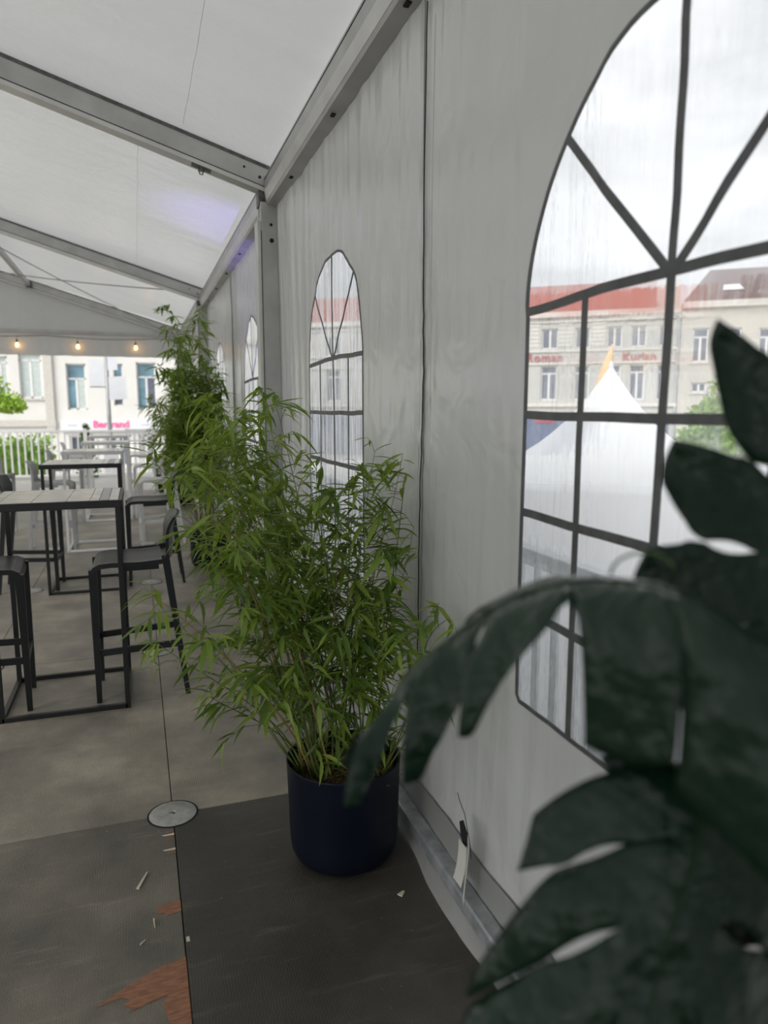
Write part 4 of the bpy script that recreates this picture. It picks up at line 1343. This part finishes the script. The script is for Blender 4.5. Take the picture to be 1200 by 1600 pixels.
# lime coloured tree at the left edge
lt = empty('lime_tree', (-4.3, 21.5, GZ), 0, 'lime green tree reaching in at the left picture edge', 'tree')
MB().tube([(0, 0, 0), (0.05, 0, 1.6), (0.3, 0, 3.0), (0.5, 0, 3.9)], [0.09, 0.07, 0.05, 0.02], 8).build('trunk', M['bark'], lt, True)
for q in ((0.0, 0, 3.3, -0.8, 0.2, 4.0), (0.3, 0, 2.9, 1.1, -0.1, 3.25), (0.35, 0, 3.2, 1.0, 0.3, 3.6)):
    MB().tube([q[:3], q[3:]], [0.03, 0.012], 6).build('branch', M['bark'], lt)
def limef(r):
    c = r.choice(((0.0, 0, 4.0, 0.9, 0.45), (0.75, 0, 3.35, 0.75, 0.16), (0.4, 0.1, 3.75, 0.7, 0.3), (1.1, 0, 3.15, 0.4, 0.14)))
    return ball(c[:3], (c[3], 0.5, c[4]))(r)
foliage(2600, limef, 0.14, rg, lt, M['lime'])

# lamp post with white panels
lp = empty('lamp_post', (-0.62, 18.9, GZ), 0, 'grey street lamp post with white flag panels beyond the fence', 'lamp post')
MB().tube([(0, 0, 0), (0, 0, 5.4)], [0.055, 0.045], 12).build('pole', M['pole'], lp, True)
MB().cbox(-0.17, 0.17, -0.14, 0.14, 0, 2.05, 0.02).build('control_cabinet', M['sign_white'], lp)
def panel(x0, z0, x1, z1, tilt):
    b = MB()
    b.add([(x0, -0.04, z0), (x1, -0.04, z0 - tilt), (x1, -0.04, z1 - tilt), (x0, -0.04, z1), (x0, -0.015, z0), (x1, -0.015, z0 - tilt), (x1, -0.015, z1 - tilt), (x0, -0.015, z1)],
          [(0, 1, 2, 3), (7, 6, 5, 4), (0, 4, 5, 1), (1, 5, 6, 2), (2, 6, 7, 3), (3, 7, 4, 0)])
    b.build('flag_panel', M['sign_white'], lp)
panel(-0.40, 3.66, -0.06, 4.28, 0.04)
panel(0.02, 4.02, 0.25, 4.42, -0.01)
panel(0.03, 3.30, 0.44, 3.86, -0.03)
MB().box(-0.40, -0.05, -0.045, -0.012, 3.60, 3.635).build('panel_edge', M['pole'], lp)

# ------------------------------------------------------------------ facades
def facade(root, x0, x1, z0, z1, holes, depth, mat, name='wall'):
    xs = sorted({x0, x1} | {h[0] for h in holes} | {h[1] for h in holes})
    zs = sorted({z0, z1} | {h[2] for h in holes} | {h[3] for h in holes})
    b = MB()
    for i in range(len(xs) - 1):
        for j in range(len(zs) - 1):
            xc, zc = (xs[i] + xs[i + 1]) / 2, (zs[j] + zs[j + 1]) / 2
            if any(h[0] < xc < h[1] and h[2] < zc < h[3] for h in holes):
                continue
            b.add([(xs[i], 0, zs[j]), (xs[i + 1], 0, zs[j]), (xs[i + 1], 0, zs[j + 1]), (xs[i], 0, zs[j + 1])], [(0, 1, 2, 3)])
    for h in holes:
        a, c, d, e = h
        b.add([(a, 0, d), (c, 0, d), (c, 0, e), (a, 0, e), (a, depth, d), (c, depth, d), (c, depth, e), (a, depth, e)], [(0, 4, 5, 1), (1, 5, 6, 2), (2, 6, 7, 3), (3, 7, 4, 0)])
    b.box(x0, x1, depth + 0.1, depth + 0.4, z0, z1)
    return b.build(name, mat, root, False, False)
def facade_window(root, x0, x1, z0, z1, depth, glass, transom=None, mull=True, fw_=0.07, sill=None):
    b = MB()
    y0, y1 = depth - 0.06, depth
    b.box(x0, x0 + fw_, y0, y1, z0, z1).box(x1 - fw_, x1, y0, y1, z0, z1).box(x0, x1, y0, y1, z0, z0 + fw_).box(x0, x1, y0, y1, z1 - fw_, z1)
    ztop = z1
    if transom:
        b.box(x0, x1, y0, y1, transom - fw_ / 2, transom + fw_ / 2)
        ztop = transom
    if mull:
        xm = (x0 + x1) / 2
        b.box(xm - fw_ * 0.7, xm + fw_ * 0.7, y0, y1, z0, ztop)
    f = b.build('window', M['frame_w'], root)
    xm = (x0 + x1) / 2
    panes = [(x0, xm, z0, ztop, 0), (xm, x1, z0, ztop, 1)] if mull else [(x0, x1, z0, ztop, 0)]
    if transom:
        panes.append((x0, x1, transom, z1, 2))
    for (a, c, d, e, k) in panes:
        gm = glass[k % len(glass)]
        MB().box(a + 0.01, c - 0.01, y1 - 0.035, y1 - 0.02, d + 0.01, e - 0.01).build('pane', M[gm], f)
    if sill:
        MB().box(x0 - 0.12, x1 + 0.12, -0.10, 0.05, z0 - 0.10, z0).build('window_sill', M[sill], root)
def text_mesh(txt, size, depth, mat, name, parent, loc, spread=1.0, rz=0):
    cu_ = bpy.data.curves.new('lettering', 'FONT')
    cu_.body = txt
    cu_.size = size
    cu_.extrude = depth
    cu_.space_character = spread
    cu_.offset = size * 0.02
    tmp = bpy.data.objects.new('lettering_tmp', cu_)
    COL.objects.link(tmp)
    bpy.context.view_layer.update()
    me = bpy.data.meshes.new_from_object(tmp.evaluated_get(bpy.context.evaluated_depsgraph_get()))
    bpy.data.objects.remove(tmp)
    for v in me.vertices:
        v.co = Vector((v.co.x, -v.co.z, v.co.y))
    me.materials.clear()
    me.materials.append(mat)
    o = link(name, me, parent, loc)
    return o
# white building at the end (plane y = 40)
K = 40 / 28.0
def kx(x): return x * K
def kz(z): return 1.57 + (z - 1.57) * K
fb_ = empty('white_building', (0, 40, 0), 0, 'white rendered building with blue windows and a pink shop sign behind the fence', 'building')
holes = [(kx(-4.60), kx(-4.13), kz(1.97), kz(3.40)), (kx(-3.78), kx(-3.06), kz(1.97), kz(3.50)), (kx(-2.28), kx(-1.63), kz(1.57), kz(3.19)), (kx(-0.70), kx(-0.38), kz(2.68), kz(3.22)), (kx(0.09), kx(0.77), kz(1.57), kz(3.28)),
         (kx(-6.3), kx(-5.6), kz(1.97), kz(3.50)), (kx(-0.72), kx(-0.40), kz(1.72), kz(1.98)), (kx(1.5), kx(2.2), kz(1.57), kz(3.28)),
         (kx(-2.3), kx(-1.4), -1.0, 0.25), (kx(-1.1), kx(-0.2), -1.4, 0.25), (kx(0.05), kx(0.6), -1.0, 0.25), (kx(-4.2), kx(-3.4), -1.0, 0.1)]
facade(fb_, -16, 9, GZ, 8.5, holes, 0.22, M['fac_white'])
for k, h in enumerate(holes):
    if k in (0, 1, 5):
        facade_window(fb_, h[0], h[1], h[2], h[3], 0.2, ('curtain', 'curtain', 'curtain'), transom=h[3] - 0.32, sill='fac_band')
    elif k in (2, 4, 7):
        facade_window(fb_, h[0], h[1], h[2], h[3], 0.2, ('glass_b', 'curtain', 'glass_b') if k == 2 else ('glass_b', 'glass_d', 'glass_b'), transom=h[3] - 0.75, sill=None)
    elif k in (3, 6):
        facade_window(fb_, h[0], h[1], h[2], h[3], 0.2, ('glass_b',) if k == 3 else ('glass_d',), mull=False, fw_=0.05)
    else:
        facade_window(fb_, h[0], h[1], h[2], h[3], 0.2, ('glass_d', 'glass_d'), fw_=0.1)
MB().box(kx(-3.0), kx(-2.72), -0.14, 0.0, kz(0.8), 8.3).build('pilaster', M['fac_band'], fb_)
MB().box(-16, kx(-2.7), -0.16, 0.0, kz(0.98), kz(1.20)).build('string_course', M['fac_band'], fb_)
MB().box(-16, 9, -0.2, 0.0, 5.1, 5.35).build('string_course', M['fac_band'], fb_)
sb = MB().box(kx(-2.54), kx(1.4), -0.22, -0.02, kz(0.79), kz(1.23)).build('shop_sign', M['sign_white'], fb_)
text_mesh('Bertrand', 0.50, 0.015, M['pink'], 'sign_lettering', sb, (kx(-1.48), -0.24, kz(0.93)), 0.98)
for (a, c) in ((-2.3, -2.0), (0.15, 0.6)):
    MB().box(kx(a), kx(c), -0.235, -0.22, kz(1.00), kz(1.03)).build('sign_line', M['curtain'], sb)

# buildings across the square, seen through the arched window
rb = empty('stone_building', (28.154, 35.105, 0), R(-38.73), 'pale stone terrace with red tiled roof seen through the arched window', 'building')
hl = []
for xw in (-20.2, -17.3, -14.4, -11.6, -8.7, -5.85, -3.85, -2.05, -0.70, 0.82):
    wd_ = 0.98 if xw < -4 else (0.85 if xw < 0 else 0.62)
    hl.append((xw, xw + wd_, 5.22, 6.42))
    hl.append((xw, xw + wd_, 2.15, 4.20))
facade(rb, -24, 1.95, GZ, 7.35, hl, 0.25, M['fac_grey'])
for h in hl:
    facade_window(rb, h[0], h[1], h[2], h[3], 0.22, ('glass_d', 'glass_d', 'glass_d'), transom=h[3] - 0.45 if h[3] < 5 else None, fw_=0.07)
for (z0, z1, d) in ((7.05, 7.35, 0.35), (6.75, 6.85, 0.12), (5.02, 5.14, 0.16), (4.28, 4.40, 0.14), (1.75, 1.95, 0.2)):
    MB().box(-24, 1.95, -d, 0, z0, z1).build('cornice', M['fac_band'], rb)
for k in range(7):
    z = 5.35 + 0.24 * k
    for (a, c) in ((-4.85, -4.0), (-2.9, -2.15), (-6.9, -6.0)):
        if z < 6.7:
            MB().box(a, c, -0.04, 0, z, z + 0.19).build('stone_block', M['fac_band'], rb)
MB().box(-24, 1.6, -0.12, 0.0, -1.4, 1.2).build('shopfront', M['blue_awning'], rb)
MB().box(-6.1, -4.9, -0.2, -0.1, 0.75, 1.25).build('shop_board', M['redl'], rb)
MB().add([(-24, -0.35, 7.36), (0.6, -0.35, 7.36), (0.6, 2.6, 9.35), (-24, 2.6, 9.35), (-24, 5.5, 7.36), (0.6, 5.5, 7.36)], [(0, 1, 2, 3), (3, 2, 5, 4), (0, 3, 4), (1, 5, 2)]).build('roof', M['roof_red'], rb)
MB().box(0.6, 1.9, 0.5, 2.8, 7.3, 9.0).build('chimney_wall', M['fac_band'], rb)
text_mesh('Roman', 0.72, 0.03, M['redl'], 'sign_lettering', rb, (-6.75, -0.1, 4.46), 1.12)
text_mesh('Kurian', 0.72, 0.03, M['redl'], 'sign_lettering', rb, (-1.15, -0.1, 4.40), 0.98)
MB().tube([(1.88, -0.12, -1.4), (1.88, -0.12, 7.3)], 0.08, 8).build('drain_pipe', M['pole'], rb)
gb = empty('beige_building', (28.154, 35.105, 0), R(-38.73), 'beige building with dark brown hipped roof right of the red roof', 'building')
hl = [(2.63, 3.47, 4.27, 6.15), (4.33, 5.13, 4.24, 6.10), (6.02, 6.85, 4.2, 6.05), (7.8, 8.6, 4.2, 6.05), (2.70, 3.50, 2.55, 3.1), (4.33, 5.13, 0.9, 3.1), (6.02, 6.85, 0.9, 3.1), (7.8, 8.6, 0.9, 3.1)]
facade(gb, 2.0, 12, GZ, 7.4, hl, 0.25, M['fac_beige'])
for h in hl:
    facade_window(gb, h[0], h[1], h[2], h[3], 0.2, ('glass_d', 'glass_d', 'glass_d'), transom=h[3] - 0.5 if h[3] - h[2] > 1 else None, fw_=0.08, sill='fac_band')
MB().box(2.02, 12.1, -0.35, 0.0, 7.25, 7.6).build('cornice', M['fac_band'], gb)
rf_ = MB().add([(2.02, -0.3, 7.6), (12.2, -0.3, 7.6), (9.5, 3.5, 9.9), (3.6, 3.5, 9.9), (2.02, 7, 7.6), (12.2, 7, 7.6)], [(0, 1, 2, 3), (3, 2, 5, 4), (0, 3, 4), (1, 5, 2)]).build('roof', M['roof_brown'], gb)
MB().add([(4.1, 0.62, 8.28), (5.2, 0.62, 8.28), (5.0, 1.25, 8.66), (4.2, 1.25, 8.66)], [(0, 1, 2, 3)]).build('skylight', M['sign_white'], rf_)

# pagoda marquee, tan closed parasol, tree
pg = empty('pagoda_tent', (4.755, 6.419, GZ), R(-37), 'white peaked pagoda marquee outside the large arched window', 'marquee')
hs = 1.75
def pag(u, v):
    # concave pyramid roof; u runs round the square, v from eave to peak
    q = (u * 4) % 4
    k = int(q)
    f = q - k
    cs_ = [(-1, -1), (1, -1), (1, 1), (-1, 1), (-1, -1)]
    x = cs_[k][0] * (1 - f) + cs_[k + 1][0] * f
    y = cs_[k][1] * (1 - f) + cs_[k + 1][1] * f
    r = (1 - v) ** 1.0
    z = 2.42 + 1.12 * (0.06 * v + 0.94 * v ** 2.8) - 0.05 * math.sin(PI * f) * (1 - v)
    return (x * hs * r, y * hs * r, z)
MB().grid(pag, 64, 16).build('canopy', M['canopy'], pg, 50)
MB().lathe([(0.03, 3.49), (0.02, 3.56), (0.0, 3.58)], 10).build('peak_cap', M['canopy'], pg)
for k in range(4):
    a = k * PI / 2
    ca, sa = math.cos(a), math.sin(a)
    def side(u, v, ca=ca, sa=sa):
        x = (u * 2 - 1) * hs
        y = -hs + 0.02 * math.sin(u * 30) * (1 - v)
        return (x * ca - y * sa, x * sa + y * ca, 0.02 + 2.42 * v)
    MB().grid(side, 40, 4).build('side_wall', M['canopy'], pg, True)
tp_ = empty('closed_parasol', (5.70, 8.20, GZ), 0, 'tan closed parasol leaning behind the white pagoda peak', 'parasol')
MB().tube([(0, 0, 0), (0.0, 0, 2.3)], 0.025, 8).build('pole', M['pole'], tp_)
ax = [(0.0, 0.0, 2.3), (0.10, -0.08, 3.0), (0.20, -0.15, 3.6), (0.24, -0.19, 3.92)]
MB().tube(ax, [0.13, 0.11, 0.085, 0.01], 10).build('furled_canopy', M['tan'], tp_, True)
tr_ = empty('round_tree', (14.8, 14.4, GZ), 0, 'green leafy tree in front of the beige building', 'tree')
MB().tube([(0, 0, 0), (0.1, 0, 1.4), (0.3, 0, 2.6)], [0.16, 0.13, 0.07], 8).build('trunk', M['bark'], tr_, True)
def trf(r):
    c = r.choice(((0, 0, 3.0, 1.1, 1.2), (1.3, -1.0, 3.8, 1.3, 1.5), (0.7, -0.5, 2.4, 1.4, 1.3), (2.4, -1.6, 4.0, 1.4, 1.8), (-0.6, 0.5, 2.3, 0.8, 1.0)))
    return ball(c[:3], (c[3], c[3], c[4]))(r)
foliage(9000, trf, 0.20, rg, tr_, M['hedge'])
#PART4
